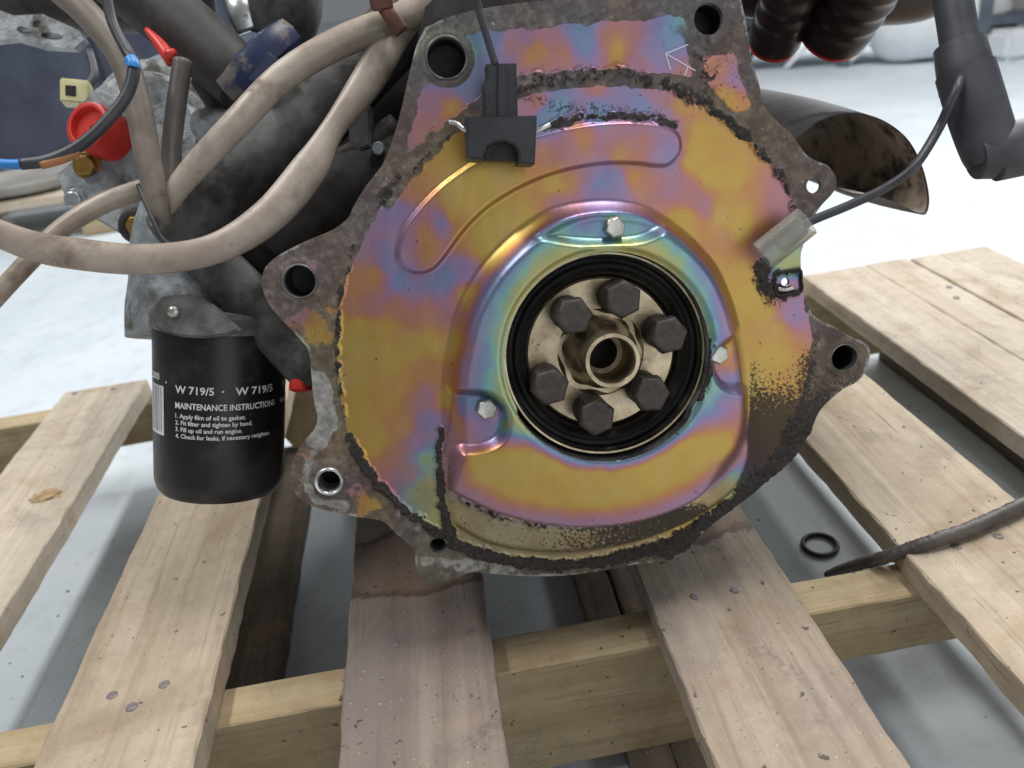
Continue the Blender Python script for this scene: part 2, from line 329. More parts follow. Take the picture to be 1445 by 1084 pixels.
for i, (x0, x1, mt, ye) in enumerate(boards):
    z = DZ if i < 5 else DZ+(.0005 if i != 6 else -.0006)
    b = put('deck_board', plank_me(x0, x1, -.07, ye, z-BT, z, 1, seed=i), M[mt], pal); deck.append(b)
ST = [(.3305, .3585), (.772, .800), (-.06, -.03)]
def notch(t, z):
    for a, b in ((.135, .36), (-.47, -.19)):
        if a < t < b: return .018+.044*min(1, min(t-a, b-t)/.02)
    return z
for i, (y0, y1) in enumerate(ST):
    put('stringer', plank_me(-.60, .62, y0, y1, .018, DZ-BT-.0004, 0, .0005, seed=40+i, cut=notch), M['wood_x'], pal)
for i, (x0, x1) in enumerate(((.064, .0905), (.092, .165), (-.265, -.172), (-.58, -.50), (.49, .58))):
    put('bottom_board', plank_me(x0, x1, -.06, .79, .0005, .0176, 1, seed=60+i), M['wood_grey'], pal)
# nails
nail_me = lathe_me([(.0032, -.0004), (.0033, .0002), (.0029, .0005), (.0012, .00045)], 11); nail_me.materials.append(M['nail']); nail_me.shade_smooth()
for bi, px, py in ((1, 158, 982), (1, 232, 967), (1, 186, 998), (2, 556, 910), (2, 663, 893), (3, 980, 843), (3, 1037, 832), (4, 1349, 772), (4, 1408, 757), (5, 1180, 410), (7, 1340, 405), (6, 1350, 420), (0, 105, 556), (0, 160, 549)):
    p = onz(px, py, DZ-.0002 if px != 186 else DZ); 
    put('nail', nail_me, None, deck[bi], frame(p, Vector((.1*random.uniform(-1, 1), .1*random.uniform(-1, 1), 1)), Vector((1, 0, 0))))
p = onz(66, 700, DZ); bm = bmesh.new(); bmesh.ops.create_icosphere(bm, subdivisions=3, radius=1)
for v_ in bm.verts: v_.co = Vector((v_.co.x*.012, v_.co.y*.009, v_.co.z*.0022))*(1+.6*(random.random()-.5))
put('knot', bm_me(bm), M['knot'], deck[0], Matrix.Translation(p))

# ------------------------------------------------------------------ engine
P_OUT = [(600,39),(588,64),(580,94),(566,155),(555,194),(541,230),(516,263),(499,291),(490,309),(468,325),(437,338),(408,352),(384,367),(372,383),(370,406),(381,432),(402,456),(426,482),(436,497),(439,527),(443,565),(448,592),(440,611),(424,629),(413,651),(410,671),(414,691),(424,704),(442,715),(471,723),(500,729),(524,732),(542,737),(559,753),(575,766),(585,777),(586,790),(588,803),(596,815),(614,821),(640,818),(662,808),(690,809),(740,813),(800,812),(860,804),(900,796),(940,791),(968,777),(985,757),(1010,735),(1050,705),(1090,672),(1120,645),(1143,610),(1158,578),(1188,550),(1204,542),(1215,533),(1222,521),(1227,504),(1226,490),(1215,481),(1200,475),(1177,461),(1160,454),(1146,443),(1140,430),(1133,413),(1131,388),(1130,361),(1134,345),(1142,326),(1149,306),(1159,290),(1174,274),(1180,261),(1178,247),(1168,234),(1151,227),(1136,217),(1118,191),(1097,172),(1082,155),(1074,137),(1071,118),(1059,77),(1054,40),(1046,0),(1040,-22),(1000,-24),(900,-12),(800,-3),(700,9),(640,22)]
HOLES = {'A': (630,82,25), 'B': (1000,27,20), 'C': (423,397,21), 'D': (465,678,21), 'E': (618,770,12), 'F': (1148,262,10.5), 'G': (1190,505,19), 'H': (1108,398,6)}
MM = .416/F*1.0
outl = spline(P_OUT+[P_OUT[0]], 5)[:-1]
outl_uv = np.array([loc2(*q) for q in outl])
def circ(px, py, r, k=28):
    u, v_ = loc2(px, py); return np.array([(u+r*MM*math.cos(2*math.pi*i/k), v_+r*MM*math.sin(2*math.pi*i/k)) for i in range(k)])
SC = np.array(loc2(851, 499)); SR = 143*MM
def seal_hole(k=90):
    out_ = []
    for i in range(k):
        a = 2*math.pi*i/k; d = math.degrees(a)
        r = SR
        for lo, hi, ex in ((212, 332, 5*MM), ):
            t = min(max(0, min(d-lo, hi-d)/5), 1); r += ex*t
        out_.append((SC[0]+r*math.cos(a), SC[1]+r*math.sin(a)))
    return np.array(out_)
holes_uv = {k: circ(*h) for k, h in HOLES.items()}; holes_uv['S'] = seal_hole()
def seg_dist(P, poly, closed=True):
    A = np.asarray(poly); B = np.roll(A, -1, 0) if closed else A[1:]; A = A if closed else A[:-1]; d = np.full(len(P), 1e9)
    for a, b in zip(A, B):
        e = b-a; t = np.clip(((P-a)@e)/max(e@e, 1e-18), 0, 1); q = P-a-t[:, None]*e; d = np.minimum(d, (q*q).sum(1))
    return np.sqrt(d)
def inside(P, poly):
    A = np.asarray(poly); B = np.roll(A, -1, 0); c = np.zeros(len(P), bool)
    for a, b in zip(A, B):
        k = ((a[1] > P[:, 1]) != (b[1] > P[:, 1])); 
        if a[1] != b[1]: c ^= k & (P[:, 0] < (b[0]-a[0])*(P[:, 1]-a[1])/(b[1]-a[1])+a[0])
    return c
def sdf(P, poly):                                          # positive inside
    d = seg_dist(P, poly); return np.where(inside(P, poly), d, -d)
def ss(x, a, b):
    t = np.clip((x-a)/(b-a), 0, 1); return t*t*(3-2*t)
def vnoise(P, sc, seed=0):
    r = np.random.default_rng(seed).random((256, 256)); q = P*sc+1000; i = np.floor(q).astype(int); f_ = q-i; f_ = f_*f_*(3-2*f_)
    g = lambda a, b: r[(i[:, 0]+a) % 256, (i[:, 1]+b) % 256]
    return (g(0,0)*(1-f_[:,0])+g(1,0)*f_[:,0])*(1-f_[:,1])+(g(0,1)*(1-f_[:,0])+g(1,1)*f_[:,0])*f_[:,1]
def fbm(P, sc, seed=0): return sum(vnoise(P, sc*2**k, seed+k)*.5**k for k in range(4))/1.875
def pxs(pts, n=5, closed=True, off=0.0):
    s = spline(pts+[pts[0]], n)[:-1] if closed else spline(pts, n); return np.array([loc2(q[0], q[1], off) for q in s])
BEAN = pxs([(558,352),(566,325),(585,297),(615,265),(650,238),(685,217),(725,199),(765,186),(810,176),(860,170),(905,170),(942,177),(958,190),(962,206),(957,222),(943,235),(925,237),(900,234),(860,233),(820,238),(780,248),(740,264),(700,287),(672,310),(650,335),(632,360),(613,381),(592,388),(571,382),(560,369)])
DO = .004                                                   # dish traced on a plane a little before the sheet
DISH = pxs([(632,690),(627,640),(625,580),(627,520),(645,439),(677,379),(715,337),(754,307),(792,289),(850,281),(900,286),(940,303),(982,335),(1016,375),(1038,423),(1053,477),(1061,528),(1062,582),(1056,618),(1040,650),(1000,688),(950,716),(890,735),(830,742),(760,737),(700,722),(660,704)], off=DO)
LOBE = pxs([(640,742),(628,700),(622,655),(632,600),(640,530),(660,450),(692,390),(730,348),(766,318),(802,302),(850,296),(894,300),(930,316),(966,346),(1000,384),(1022,428),(1038,480),(1046,530),(1052,590),(1058,640),(1042,685),(1015,711),(975,736),(920,759),(860,774),(800,781),(740,778),(685,766)], off=DO*.5)
POCK = [pxs([(752,336),(790,312),(830,299),(875,297),(915,304),(938,318),(925,332),(895,343),(850,347),(800,345)], off=DO),
        pxs([(628,548),(660,546),(690,550),(712,570),(716,598),(705,620),(680,632),(650,634),(628,634)], off=DO),
        pxs([(1075,455),(1045,462),(1015,478),(998,500),(998,525),(1012,545),(1040,550),(1075,548)], off=DO)]
SHRINK = lambda poly, d: poly+ (SC-poly)/np.linalg.norm(SC-poly, axis=1)[:, None]*d
def height(P):
    s_l, s_d, s_b = sdf(P, LOBE), sdf(P, DISH), sdf(P, BEAN)
    h = .0022*ss(s_b, -.0004, .0024)
    h = h + .0025*ss(s_l, -.0006, .0022)
    # the dish wall is broad above and at the left, sharp at the bottom
    vv = P[:, 1]-SC[1]; wall = .0120-.0090*ss(-vv, .05, .075)
    dish = .0115*ss(s_d/wall, -.05, 1.0)
    pk = np.zeros(len(P))
    for q in POCK: pk = np.maximum(pk, ss(sdf(P, q), -.0012, .0042))
    dish = dish*(1-.62*pk)
    rs_ = np.hypot(P[:, 0]-SC[0], P[:, 1]-SC[1])-SR
    dish = dish - .0016*(1-ss(rs_, .0006, .0032))            # the lip rolls in at the seal
    ear = 0.0
    for k in 'ACDG':
        px_, py_, r_ = HOLES[k]; c = np.array(loc2(px_, py_)); rr = np.hypot(*(P-c).T); ear = ear+.0008*(1-ss(rr, r_*MM+.0028, r_*MM+.0036))
    h = h + dish + ear + .0009*(fbm(P, 18, 3)-.5) + .0003*(fbm(P, 70, 9)-.5)
    return h, s_l, s_d, pk, rs_
# point cloud
def build_points():
    sp = .00115; lo, hi = outl_uv.min(0), outl_uv.max(0); rows = []
    ny = int((hi[1]-lo[1])/(sp*.866))+1
    for j in range(ny):
        x = np.arange(lo[0]+(sp/2 if j % 2 else 0), hi[0], sp); rows.append(np.stack([x, np.full(len(x), lo[1]+j*sp*.866)], 1))
    G = np.concatenate(rows); keep = sdf(G, outl_uv) > sp*.7
    for h in holes_uv.values(): keep &= sdf(G, h) < -sp*.6
    G = G[keep]; d = np.abs(sdf(G, BEAN)-.001); G = G[d > .0024]
    rows = [G]; cen = BEAN.mean(0)
    dens = np.array(spline([tuple(p) for p in BEAN]+[tuple(BEAN[0])], 2)[:-1])
    tan = np.roll(dens, -1, 0)-np.roll(dens, 1, 0); nr = np.stack([tan[:, 1], -tan[:, 0]], 1); nr /= np.linalg.norm(nr, axis=1)[:, None]
    if not inside(dens[:1]+nr[:1]*.001, BEAN)[0]: nr = -nr
    for o in (-.0010, -.0004, .0002, .0008, .0014, .0020, .0026, .0031): rows.append(dens+nr*o)
    return np.concatenate(rows)
def resample(poly, step):
    P = np.vstack([poly, poly[:1]]); s = np.r_[0, np.cumsum(np.linalg.norm(np.diff(P, axis=0), axis=1))]; k = max(12, int(s[-1]/step)); t = np.linspace(0, s[-1], k, endpoint=False)
    return np.stack([np.interp(t, s, P[:, 0]), np.interp(t, s, P[:, 1])], 1)
def cdt(outline, holes, pts):
    V, Ed = [], []
    for pl in [outline]+holes:
        b = len(V); V += [Vector(p) for p in pl]; k = len(pl); Ed += [(b+i, b+(i+1) % k) for i in range(k)]
    V += [Vector(p) for p in pts]
    v_, e_, f_, *_ = delaunay_2d_cdt(V, Ed, [], 0, 1e-7)
    P = np.array([tuple(q) for q in v_]); T = np.array([t for t in f_ if len(t) == 3]); c = P[T].mean(1)
    keep = inside(c, outline)
    for h in holes: keep &= ~inside(c, h)
    return P, T[keep]
OUTR = resample(outl_uv, .0011); HR = {k: resample(h, .0009) for k, h in holes_uv.items()}
P, T = cdt(OUTR, list(HR.values()), build_points())
hgt, s_l, s_d, pk, rs_ = height(P)
# film phase from hand-placed tints: 0 ochre .12 orange .25 pink .4 violet .55 blue .7 teal .85 green 1 yellow
F_OUT = [(640,50,.78),(665,50,.6),(690,45,.5),(720,60,.28),(740,50,.36),(760,75,.12),(780,50,.3),(800,70,.2),(820,40,.56),(828,62,.6),(850,60,.2),(872,72,.07),(890,50,.25),(912,90,.3),(930,60,.45),(950,48,.6),(960,32,.65),(958,100,.25),(940,85,.42),(690,80,.48),
 (612,115,.5),(620,135,.3),(645,125,.55),(600,150,.32),(632,150,.06),(600,180,.25),(655,108,.55),(1010,100,.2),(1040,110,.36),(1025,142,.08),(670,90,.5),(580,200,.3),(660,70,.72),(600,70,.8),
 (790,130,.5),(830,145,.42),(850,125,.2),(880,140,.42),(760,145,.22),(790,158,.64),(850,155,.62),(905,150,.55),(935,165,.38),(960,150,.1),(985,190,.04),(770,165,.6),(925,130,.3),
 (575,350,.36),(600,338,.12),(622,312,.44),(600,362,.15),(640,290,.04),(682,260,0),(720,240,0),(655,268,0),(760,222,.2),(800,210,.26),(850,200,.3),(900,212,.22),(930,205,.36),(945,215,.5),(872,215,.12),(820,195,.14),(870,185,.3),
 (540,330,.36),(518,355,.3),(552,300,.44),(572,268,.2),(600,232,.1),(625,215,.03),(600,262,.14),(645,218,.06),(500,400,.16),(522,390,.1),(543,380,.5),(562,400,.56),(582,402,.45),(498,432,.2),(530,432,.25),(510,455,0),(500,485,0),(550,462,.06),(562,505,0),(602,440,.2),(618,405,.5),(632,395,.56),(622,440,.3),(590,482,.05),(500,540,.02),(542,560,.08),(582,540,.1),(600,560,.3),(560,600,.12),(530,620,.05),(510,585,.05),(590,620,.36),(602,598,.46),(560,642,.2),(580,664,.3),(600,650,.8),(602,690,.84),(610,520,.15),(608,485,.05),(560,430,.2),(545,350,.5),
 (660,330,.1),(700,305,0),(680,340,0),(650,378,.42),(742,276,.1),(780,262,.03),(800,255,.15),(830,250,.3),(845,256,.56),(870,264,.42),(892,250,.12),(920,260,.2),(950,262,.3),(860,245,.5),(720,285,.05),
 (980,220,.02),(1000,250,0),(1020,220,.08),(1040,250,.02),(1060,270,.14),(1090,270,.26),(1105,300,.3),(1080,320,.15),(1050,320,0),(1030,350,.15),(1010,300,.05),(1040,380,.05),(1070,340,.26),(1060,420,0),(1080,440,.05),(1100,465,.05),(1122,430,.38),(1112,422,.26),(1060,460,.1),(1090,500,.03),(1080,540,0),(1110,540,.1),(970,270,.25),(990,290,.3),(1120,370,.85),(1110,350,.8),(1120,450,.4),
 (630,560,.02),(640,480,.03),(660,420,.03),(700,362,0),(740,325,0),(785,292,.3),(850,278,.4),(960,315,.06),(1015,380,.10),(1050,460,.06),(650,715,.84),(640,730,.9),(700,745,.78),(760,765,.85),(820,765,.92),(900,752,.95),(980,720,.95),
 (440,470,.04),(452,450,.08),(440,380,.32),(412,440,.28),(510,712,.1),(530,715,.05),(500,690,.3)]
F_DISH = [(645,540,.02),(645,600,.02),(650,480,.05),(672,472,.44),(668,520,.36),(690,440,.5),(700,420,.64),(720,392,.64),(745,365,.6),(735,412,.85),(760,372,.92),(790,352,.86),(830,350,.75),(890,350,.86),(930,348,.96),(952,352,.7),(972,376,.55),(985,400,.44),(1000,430,.4),(960,368,.9),(985,430,.65),(995,465,.62),(1012,440,.2),(1022,455,.1),(700,490,.6),(695,530,.66),(663,540,.4),(682,500,.42),(706,556,.76),(720,440,.78),(705,470,.66),
 (662,570,.6),(690,604,.4),(656,592,.5),(702,590,.34),(640,610,.2),(722,600,.86),(738,622,.75),(714,632,.5),(690,655,.2),(664,655,.36),(700,690,.18),(730,664,.05),(760,665,0),(800,685,.02),(850,690,.1),(900,672,.02),(950,642,.1),(1000,602,.02),(1022,565,0),(1040,585,.05),(1000,640,.1),(1030,632,.14),(960,680,.24),(900,712,.36),(850,718,.44),(780,718,.3),(740,702,.08),(690,715,.42),(650,690,.4),(800,648,.3),(765,638,.5),(820,652,.6),(880,648,.56),(940,616,.5),(960,592,.6),(982,560,.3),(790,655,.1),(740,682,.02),(775,692,0),(815,702,.03),(860,702,.06),(905,690,.03),(940,668,.05),(972,642,.04),(1005,618,.02),(1025,598,.03),(845,675,.04),(990,590,.06),(930,655,.04),
 (1022,475,.14),(1040,490,.05),(1020,520,.26),(1035,536,.5),(1010,542,.55),(1050,532,.48),(1000,552,.42),(1045,510,.12),(1030,500,.06),
 (785,322,.68),(830,312,.44),(815,326,.6),(900,312,.66),(850,335,.6),(922,316,.54),(870,300,.7),(965,340,.7),(1000,385,.5),(1030,430,.3),(1048,500,.3)]
def idw(P, pts, off):
    Q = np.array([loc2(a, b, off) for a, b, _ in pts]); V = np.array([c for *_, c in pts]); num = np.zeros(len(P)); den = np.zeros(len(P))
    for q, v_ in zip(Q, V):
        wgt = 1/(((P-q)**2).sum(1)+1.6e-5)**1.9; num += wgt*v_; den += wgt
    return num/den
Wp = P + np.stack([fbm(P, 60, 20)-.5, fbm(P, 60, 30)-.5], 1)*.010
fo, fd = idw(Wp, F_OUT, 0), idw(Wp, F_DISH, .011)
tt = np.clip(rs_/np.maximum(rs_+s_d-.004, 1e-4), 0, 1)+.28*(fbm(P, 55, 111)-.5)
up_ = .96-.62*ss(tt, -.05, 1.0); up_ = .55*up_+.45*fd
lowd = .66*(1-ss(rs_+.003*(fbm(P, 70, 121)-.5), .0012, .0095))+.34*(1-ss(s_d+.006*(fbm(P, 40, 131)-.5), .004, .019))+.14*(fbm(P, 45, 141)-.5)
ml = ss(-(P[:, 1]-SC[1])+.10*(P[:, 0]-SC[0]), .030, .050); pkm = np.clip(pk*1.3, 0, 1)
fd = (up_*(1-ml)+lowd*ml)*(1-pkm)+fd*pkm
md = ss(s_d, .0035, .0085)*(1-ml)+ss(s_d, -.0035, -.002)*ml; film = fo*(1-md)+fd*md
film = np.clip(film+.05*(fbm(P, 120, 50)-.5), 0, 1)
# dirt masks
CLEAN = pxs([(480,440),(477,520),(490,600),(505,640),(540,688),(590,728),(650,764),(720,786),(800,790),(870,783),(930,766),(1000,735),(1050,692),(1090,640),(1120,590),(1140,520),(1146,470),(1136,430),(1132,390),(1132,350),(1128,318),(1108,262),(1080,222),(1050,192),(1020,166),(985,142),(940,128),(880,122),(820,122),(770,130),(720,146),(680,164),(640,190),(600,225),(565,262),(535,300),(508,345),(488,395)])
TOPC = pxs([(655,60),(660,48),(720,42),(800,36),(880,30),(960,23),(968,60),(976,108),(940,103),(880,98),(820,98),(760,104),(705,118),(660,150),(610,190),(575,215),(590,150),(600,118),(640,118)], 4)
TOPR = pxs([(985,80),(1035,70),(1055,120),(1065,150),(1040,165),(1010,140),(990,120)], 4)
wob = .0035*(fbm(P, 220, 60)-.5)
sc_, st_, sr_ = sdf(P, CLEAN)+wob, sdf(P, TOPC)+wob, sdf(P, TOPR)+wob
dirt = 1-np.maximum.reduce([ss(sc_, -.001, .0012), ss(st_, -.001, .001), .75*ss(sr_, -.001, .004)])
Pw = P+np.stack([fbm(P, 130, 41)-.5, fbm(P, 130, 43)-.5], 1)*.016
def blob(px, py, r): c = np.array(loc2(px, py)); return ss(-np.hypot(*(Pw-c).T), -r*MM*1.2, -r*MM*.2)
for b in ((445,465,48), (440,385,20), (515,712,30), (497,690,14), (433,640,12)): dirt = dirt*(1-.62*blob(*b))
dirt = np.maximum(dirt, .9*np.maximum(blob(690,140,26)*0, blob(1000,27,60)))
ht = np.hypot(*(P-np.array(loc2(630,82))).T); dirt = np.maximum(dirt, 1-ss(ht, 33*MM, 40*MM)); 
dirt = np.maximum(dirt, .36*ss(-P[:, 0], -loc2(650, 150)[0], -loc2(560, 150)[0])*ss(st_, 0, .002))
line = lambda pts, wd: 1-ss(seg_dist(P, pxs(pts, 5, False), False)+1.6*wob, wd*MM*.35, wd*MM)
gunk = np.maximum.reduce([.75*line([(484,410),(478,440),(476,520),(488,590)], 5), .95*line([(494,612),(505,640),(540,690),(590,732),(650,768),(720,790)], 9), 1.1*line([(640,765),(700,788),(780,797),(870,788),(930,770),(1000,738),(1050,698)], 13),
    1.1*line([(623,606),(620,640),(622,690),(632,740),(640,762)], 9), .75*line([(1075,372),(1075,400),(1090,410),(1105,412)], 18), .8*line([(1095,385),(1093,408),(1125,412)], 5), .7*line([(1098,388),(1125,382)], 5), .62*line([(560,250),(535,290)], 11), .8*line([(990,140),(1025,170),(1050,190)], 11), .66*line([(1050,190),(1080,222),(1108,262),(1122,300)], 7),
    .55*line([(640,186),(600,222),(575,250)], 5), .75*line([(770,180),(810,168),(865,163),(920,167),(950,178)], 8), .5*line([(700,134),(760,116),(820,106),(880,106),(950,122)], 16), .62*line([(940,120),(985,142)], 16), 1.0*line([(985,480),(985,520),(975,550)], 12),
    .55*line([(499,345),(484,400)], 4), .75*line([(1128,600),(1100,650),(1050,700),(985,748),(940,775)], 30)])
gunk = np.maximum(gunk, .42*line([(990,60),(1000,110),(985,130)], 20))
gunk = gunk*(.45+1.05*fbm(P, 330, 77))
gunk = np.maximum(gunk, .5*line([(632,690),(660,708),(710,728),(770,741)], 5))
soot = np.zeros(len(P))
rt = ss(P[:, 0], loc2(1046,560)[0], loc2(1060,560)[0])*(np.maximum(s_l, s_d) < .0004); V_ = lambda y0, y1: ss(-P[:, 1], -loc2(1090, y0)[1], -loc2(1090, y1)[1])
soot = np.maximum(soot, 1.15*V_(455, 640)*rt)
soot = np.maximum(soot, .62*rt*V_(430, 540)*ss(np.maximum(s_l, s_d), -.012, -.0005))
soot = np.maximum(soot, .7*V_(440, 520)*ss(P[:, 0], loc2(1108,500)[0], loc2(1140,500)[0])*(1-V_(480,540)*0)*ss(-P[:, 0], -loc2(1162,500)[0], -loc2(1146,500)[0]))
soot = np.maximum(soot, 1.0*(1-ss(sdf(P, LOBE), .0005, .010))*0)
lob = ss(s_l, .0, .001)*(1-ss(s_d, -.002, .001)); xx = ss(P[:, 0], loc2(720,760)[0], loc2(960,740)[0])
soot = np.maximum(soot, lob*(.30+.5*xx)*ss(-P[:, 1], -loc2(850,690)[1], -loc2(850,720)[1]) + lob*xx*.1)
soot = np.maximum(soot, .62*line([(720,108),(770,150),(800,160)], 34)*0+.45*line([(740,135),(790,150),(860,155),(930,165)], 14))
soot = np.maximum(soot, .5*line([(1080,395),(1090,420)], 30))
soot = np.maximum(soot, .32*ss(P[:, 1], loc2(1020,300)[1], loc2(1030,90)[1])*ss(P[:, 0], loc2(985,120)[0], loc2(1010,120)[0]))
dirt = np.maximum(dirt, .62*line([(612,200),(575,245),(545,285)], 22))
silver = np.maximum.reduce([.85*line([(450,540),(462,590),(450,620)], 22), .55*line([(600,790),(660,796),(720,803)], 16), .6*line([(440,640),(432,680),(450,705),(490,715)], 12), .45*line([(560,725),(600,752)], 14), .4*line([(550,200),(525,250)], 12)])
so = sdf(P, OUTR); silver = np.maximum(silver, .62*(1-ss(so, .0008, .0026))*ss(fbm(P, 60, 70), .35, .6))
gk = ss(gunk+1.0*(fbm(P, 420, 91)-.5), .42, .62); hgt = hgt + gk*.0011*(.3+1.2*vnoise(P, 900, 95))
me = me_from([EL(p[0], p[1], h) for p, h in zip(P, hgt)], [tuple(int(i) for i in t) for t in T])
if me.polygons[0].normal.dot(EN) < 0: me.flip_normals()
pale = np.maximum(lob*1.0*ss(-P[:, 1], -loc2(850,640)[1], -loc2(850,690)[1]), .75*blob(600,700,60)); pale = np.maximum(pale, (s_l < .001)*ss(-P[:, 1], -loc2(850,735)[1], -loc2(850,765)[1])); pale = np.maximum(pale, .55*(1-ss(s_d, .001, .006))*ss(s_d, -.002, .0)*ml)
for nm, arr in (('pale', pale), ('film', film), ('dirt', dirt), ('gunk', gunk), ('soot', soot), ('silver', silver)):
    a = me.attributes.new(nm, 'FLOAT', 'POINT'); a.data.foreach_set('value', np.ascontiguousarray(arr, dtype=np.float32))
base_pt = Vector((O.x+.02, O.y+.2, DZ))
eng = empty('engine', base_pt); tag(eng, 'used car engine with rainbow zinc plated end plate standing on wooden pallet', 'engine')
plate = put('end_plate', me, M['plate'], eng, None, True); plate['label'] = 'rainbow coloured zinc plated sheet with pressed dish'
def walls(name, polys, w0f, w1, mat, parent, smooth=True, inset=0.0, capback=False):
    vs_, fs_ = [], []
    for pl, hf in polys:
        b = len(vs_); k = len(pl)
        for p, h in zip(pl, hf): vs_.append(EL(p[0], p[1], h))
        for p in pl: vs_.append(EL(p[0], p[1], w1))
        fs_ += [(b+i, b+(i+1) % k, b+k+(i+1) % k, b+k+i) for i in range(k)]
    return put(name, me_from(vs_, fs_), mat, parent, None, smooth)
tp = .0022
walls('plate_rim', [(OUTR, height(OUTR)[0])]+[(h, height(h)[0]) for k, h in HR.items()], None, -tp, M['cast_edge'], plate)
# casting flange behind the sheet, thin tabs excluded
def offset(poly, d):
    t = np.roll(poly, -1, 0)-np.roll(poly, 1, 0); nn = np.stack([t[:, 1], -t[:, 0]], 1); nn /= np.linalg.norm(nn, axis=1)[:, None]
    if not inside((poly[:1]+nn[:1]*1e-4), poly)[0]: nn = -nn
    return poly+nn*d
P_CAST = [q for q in P_OUT if not (1100 < q[0] < 1185 and 185 < q[1] < 440)]
i0 = next(i for i, q in enumerate(P_CAST) if q == (1146,443))+1
P_CAST[i0:i0] = [(1118,425),(1085,400),(1080,370),(1100,330),(1118,300),(1112,260),(1104,215)]
CAST = offset(resample(np.array([loc2(q[0], q[1]) for q in spline(P_CAST+[P_CAST[0]], 4)[:-1]]), .003), .0007)
hole_c = [HR[k][::2] for k in 'ABCDEG']
BIG = circ(850, 480, 260, 60)
w0, w1 = -tp-.0002, -.016
vs_, fs_ = [], []
for wv in (w0, w1):
    Pc, Tc = cdt(CAST, hole_c+[BIG], [])
    b = len(vs_); vs_ += [EL(p[0], p[1], wv) for p in Pc]; fs_ += [tuple(int(i)+b for i in t) for t in Tc]
for pl in [CAST]+hole_c+[BIG]:
    b = len(vs_); k = len(pl); vs_ += [EL(p[0], p[1], w0) for p in pl]+[EL(p[0], p[1], w1) for p in pl]
    fs_ += [(b+i, b+(i+1) % k, b+k+(i+1) % k, b+k+i) for i in range(k)]
me = me_from(vs_, fs_); bm = bmesh.new(); bm.from_mesh(me); bmesh.ops.remove_doubles(bm, verts=bm.verts, dist=1e-6); put('bell_flange', bm_me(bm), M['cast_edge'], eng, None, True, 40)
for k in 'ABCDEG':
    px_, py_, r_ = HOLES[k]; r = r_*MM; u, v_ = loc2(px_, py_)
    put('bore', lathe_me([(r*.99, 0), (r*.97, -.018), (r*.4, -.018), (.0005, -.0181)], 28, False, False), M['oily'], eng, frame(EL(u, v_, -.004), EN), True, 40)
    if k in 'ACDG':
        bright = k == 'D'; t = .0022 if bright else .0011
        put('dowel_sleeve' if bright else 'hole_collar', lathe_me([(r*.98, -.01), (r*.985, .0024 if bright else .0012), (r*1.0-t*.3, .0030 if bright else .0015), (r-t*.8, .0026), (r-t, .0016), (r-t, -.012)] if bright else [(r*.99, -.003), (r*1.0, .0011), (r*1.06, .0014), (r*1.12, .0009), (r*1.14, .0002)], 36, False, False), M['bright' if bright else 'cast'], eng, frame(EL(u, v_, .0), EN), True, 50)
# engine block and sump
put('engine_block', poly_me([(600,10),(545,245),(470,345),(440,430),(470,560),(520,680),(640,790),(880,790),(1010,720),(1100,600),(1090,420),(1080,300),(1040,120),(1020,-30),(640,-30)], -.34, -.0165, 0), M['cast_dark'], eng)
def foot_z(): return DZ+.0006
a, b = EL(-.075, -.05, -.06), EL(.075, -.05, -.30)
sump = box_me(-.055, .165, .435, .735, DZ+.0003, DZ+.085, .008, 3)  # hidden sump, widened and drawn forward to deepen the shade under the engine
put('oil_sump', sump, M['cast_dark'], eng)
# crank flange, seal, bolts
SCw = EL(SC[0], SC[1], 0)
put('rear_seal', lathe_me([(SR*1.06, -.006), (SR*1.0, -.0035), (SR*.985, .0012), (SR*.965, .0030), (SR*.945, .0022), (SR*.93, -.001), (SR*.90, -.0018), (SR*.875, .0004), (SR*.84, .0012), (SR*.80, -.001), (SR*.76, -.004), (SR*.73, -.010)], 96, False, False), M['rubber'], eng, frame(SCw, EN), True, 35)
put('seal_ring', lathe_me([(SR*.985, -.002), (SR*.998, .0052), (SR*.990, .0060), (SR*.972, .0058), (SR*.966, .0020)], 96, False, False), M['steel'], eng, frame(SCw, EN), True, 40)
FR = 107*MM; R0 = 51*MM
cf = put('crankshaft_flange', lathe_me([(FR, -.016), (FR, -.0012), (FR-.0012, 0), (R0*1.22, 0), (R0*1.16, -.0018), (R0*1.02, -.0020), (R0*.98, .0005), (R0*.94, .008), (R0*.84, .0165), (38.5*MM, .0200), (37.5*MM, .0275), (36.5*MM, .0282), (31.5*MM, .0282), (30*MM, .0273), (29.5*MM, .002), (23*MM, .001), (22.5*MM, -.030), (.0004, -.0302)], 72, True, False, lambda a, h: 1+(.07*math.cos(6*a+.5) if -.0021 < h < -.0013 else 0)), M['steel'], eng, frame(EL(*loc2(849, 498), -.002), EN), True, 30)
def hexbolt(r, h, collar_r, collar_h, wr=0):
    bm = bmesh.new(); prof = []
    me = lathe_me([(collar_r, -.001), (collar_r, collar_h)], 28); bm.from_mesh(me); bpy.data.meshes.remove(me)
    b0 = len(bm.verts); ang = [math.pi/3*i for i in range(6)]; rings = []
    for (rr, hh) in ((r*.97, collar_h-.0002), (r, collar_h+.0006), (r, collar_h+h-.0016), (r*.90, collar_h+h-.0003), (r*.80, collar_h+h), (r*.55, collar_h+h-.0002)):
        rings.append([bm.verts.new((rr*math.cos(a), rr*math.sin(a), hh)) for a in ang])
    for A, B in zip(rings, rings[1:]):
        for i in range(6): bm.faces.new((A[i], A[(i+1) % 6], B[(i+1) % 6], B[i]))
    bm.faces.new(rings[0][::-1]); bm.faces.new(rings[-1])
    bmesh.ops.bevel(bm, geom=[e for e in bm.edges if len(e.link_faces) == 2 and all(abs(v.co.z) > collar_h-1e-6 for v in e.verts) and e.calc_face_angle(0) > .35], offset=r*.08, segments=3, affect='EDGES')
    return bm_me(bm)
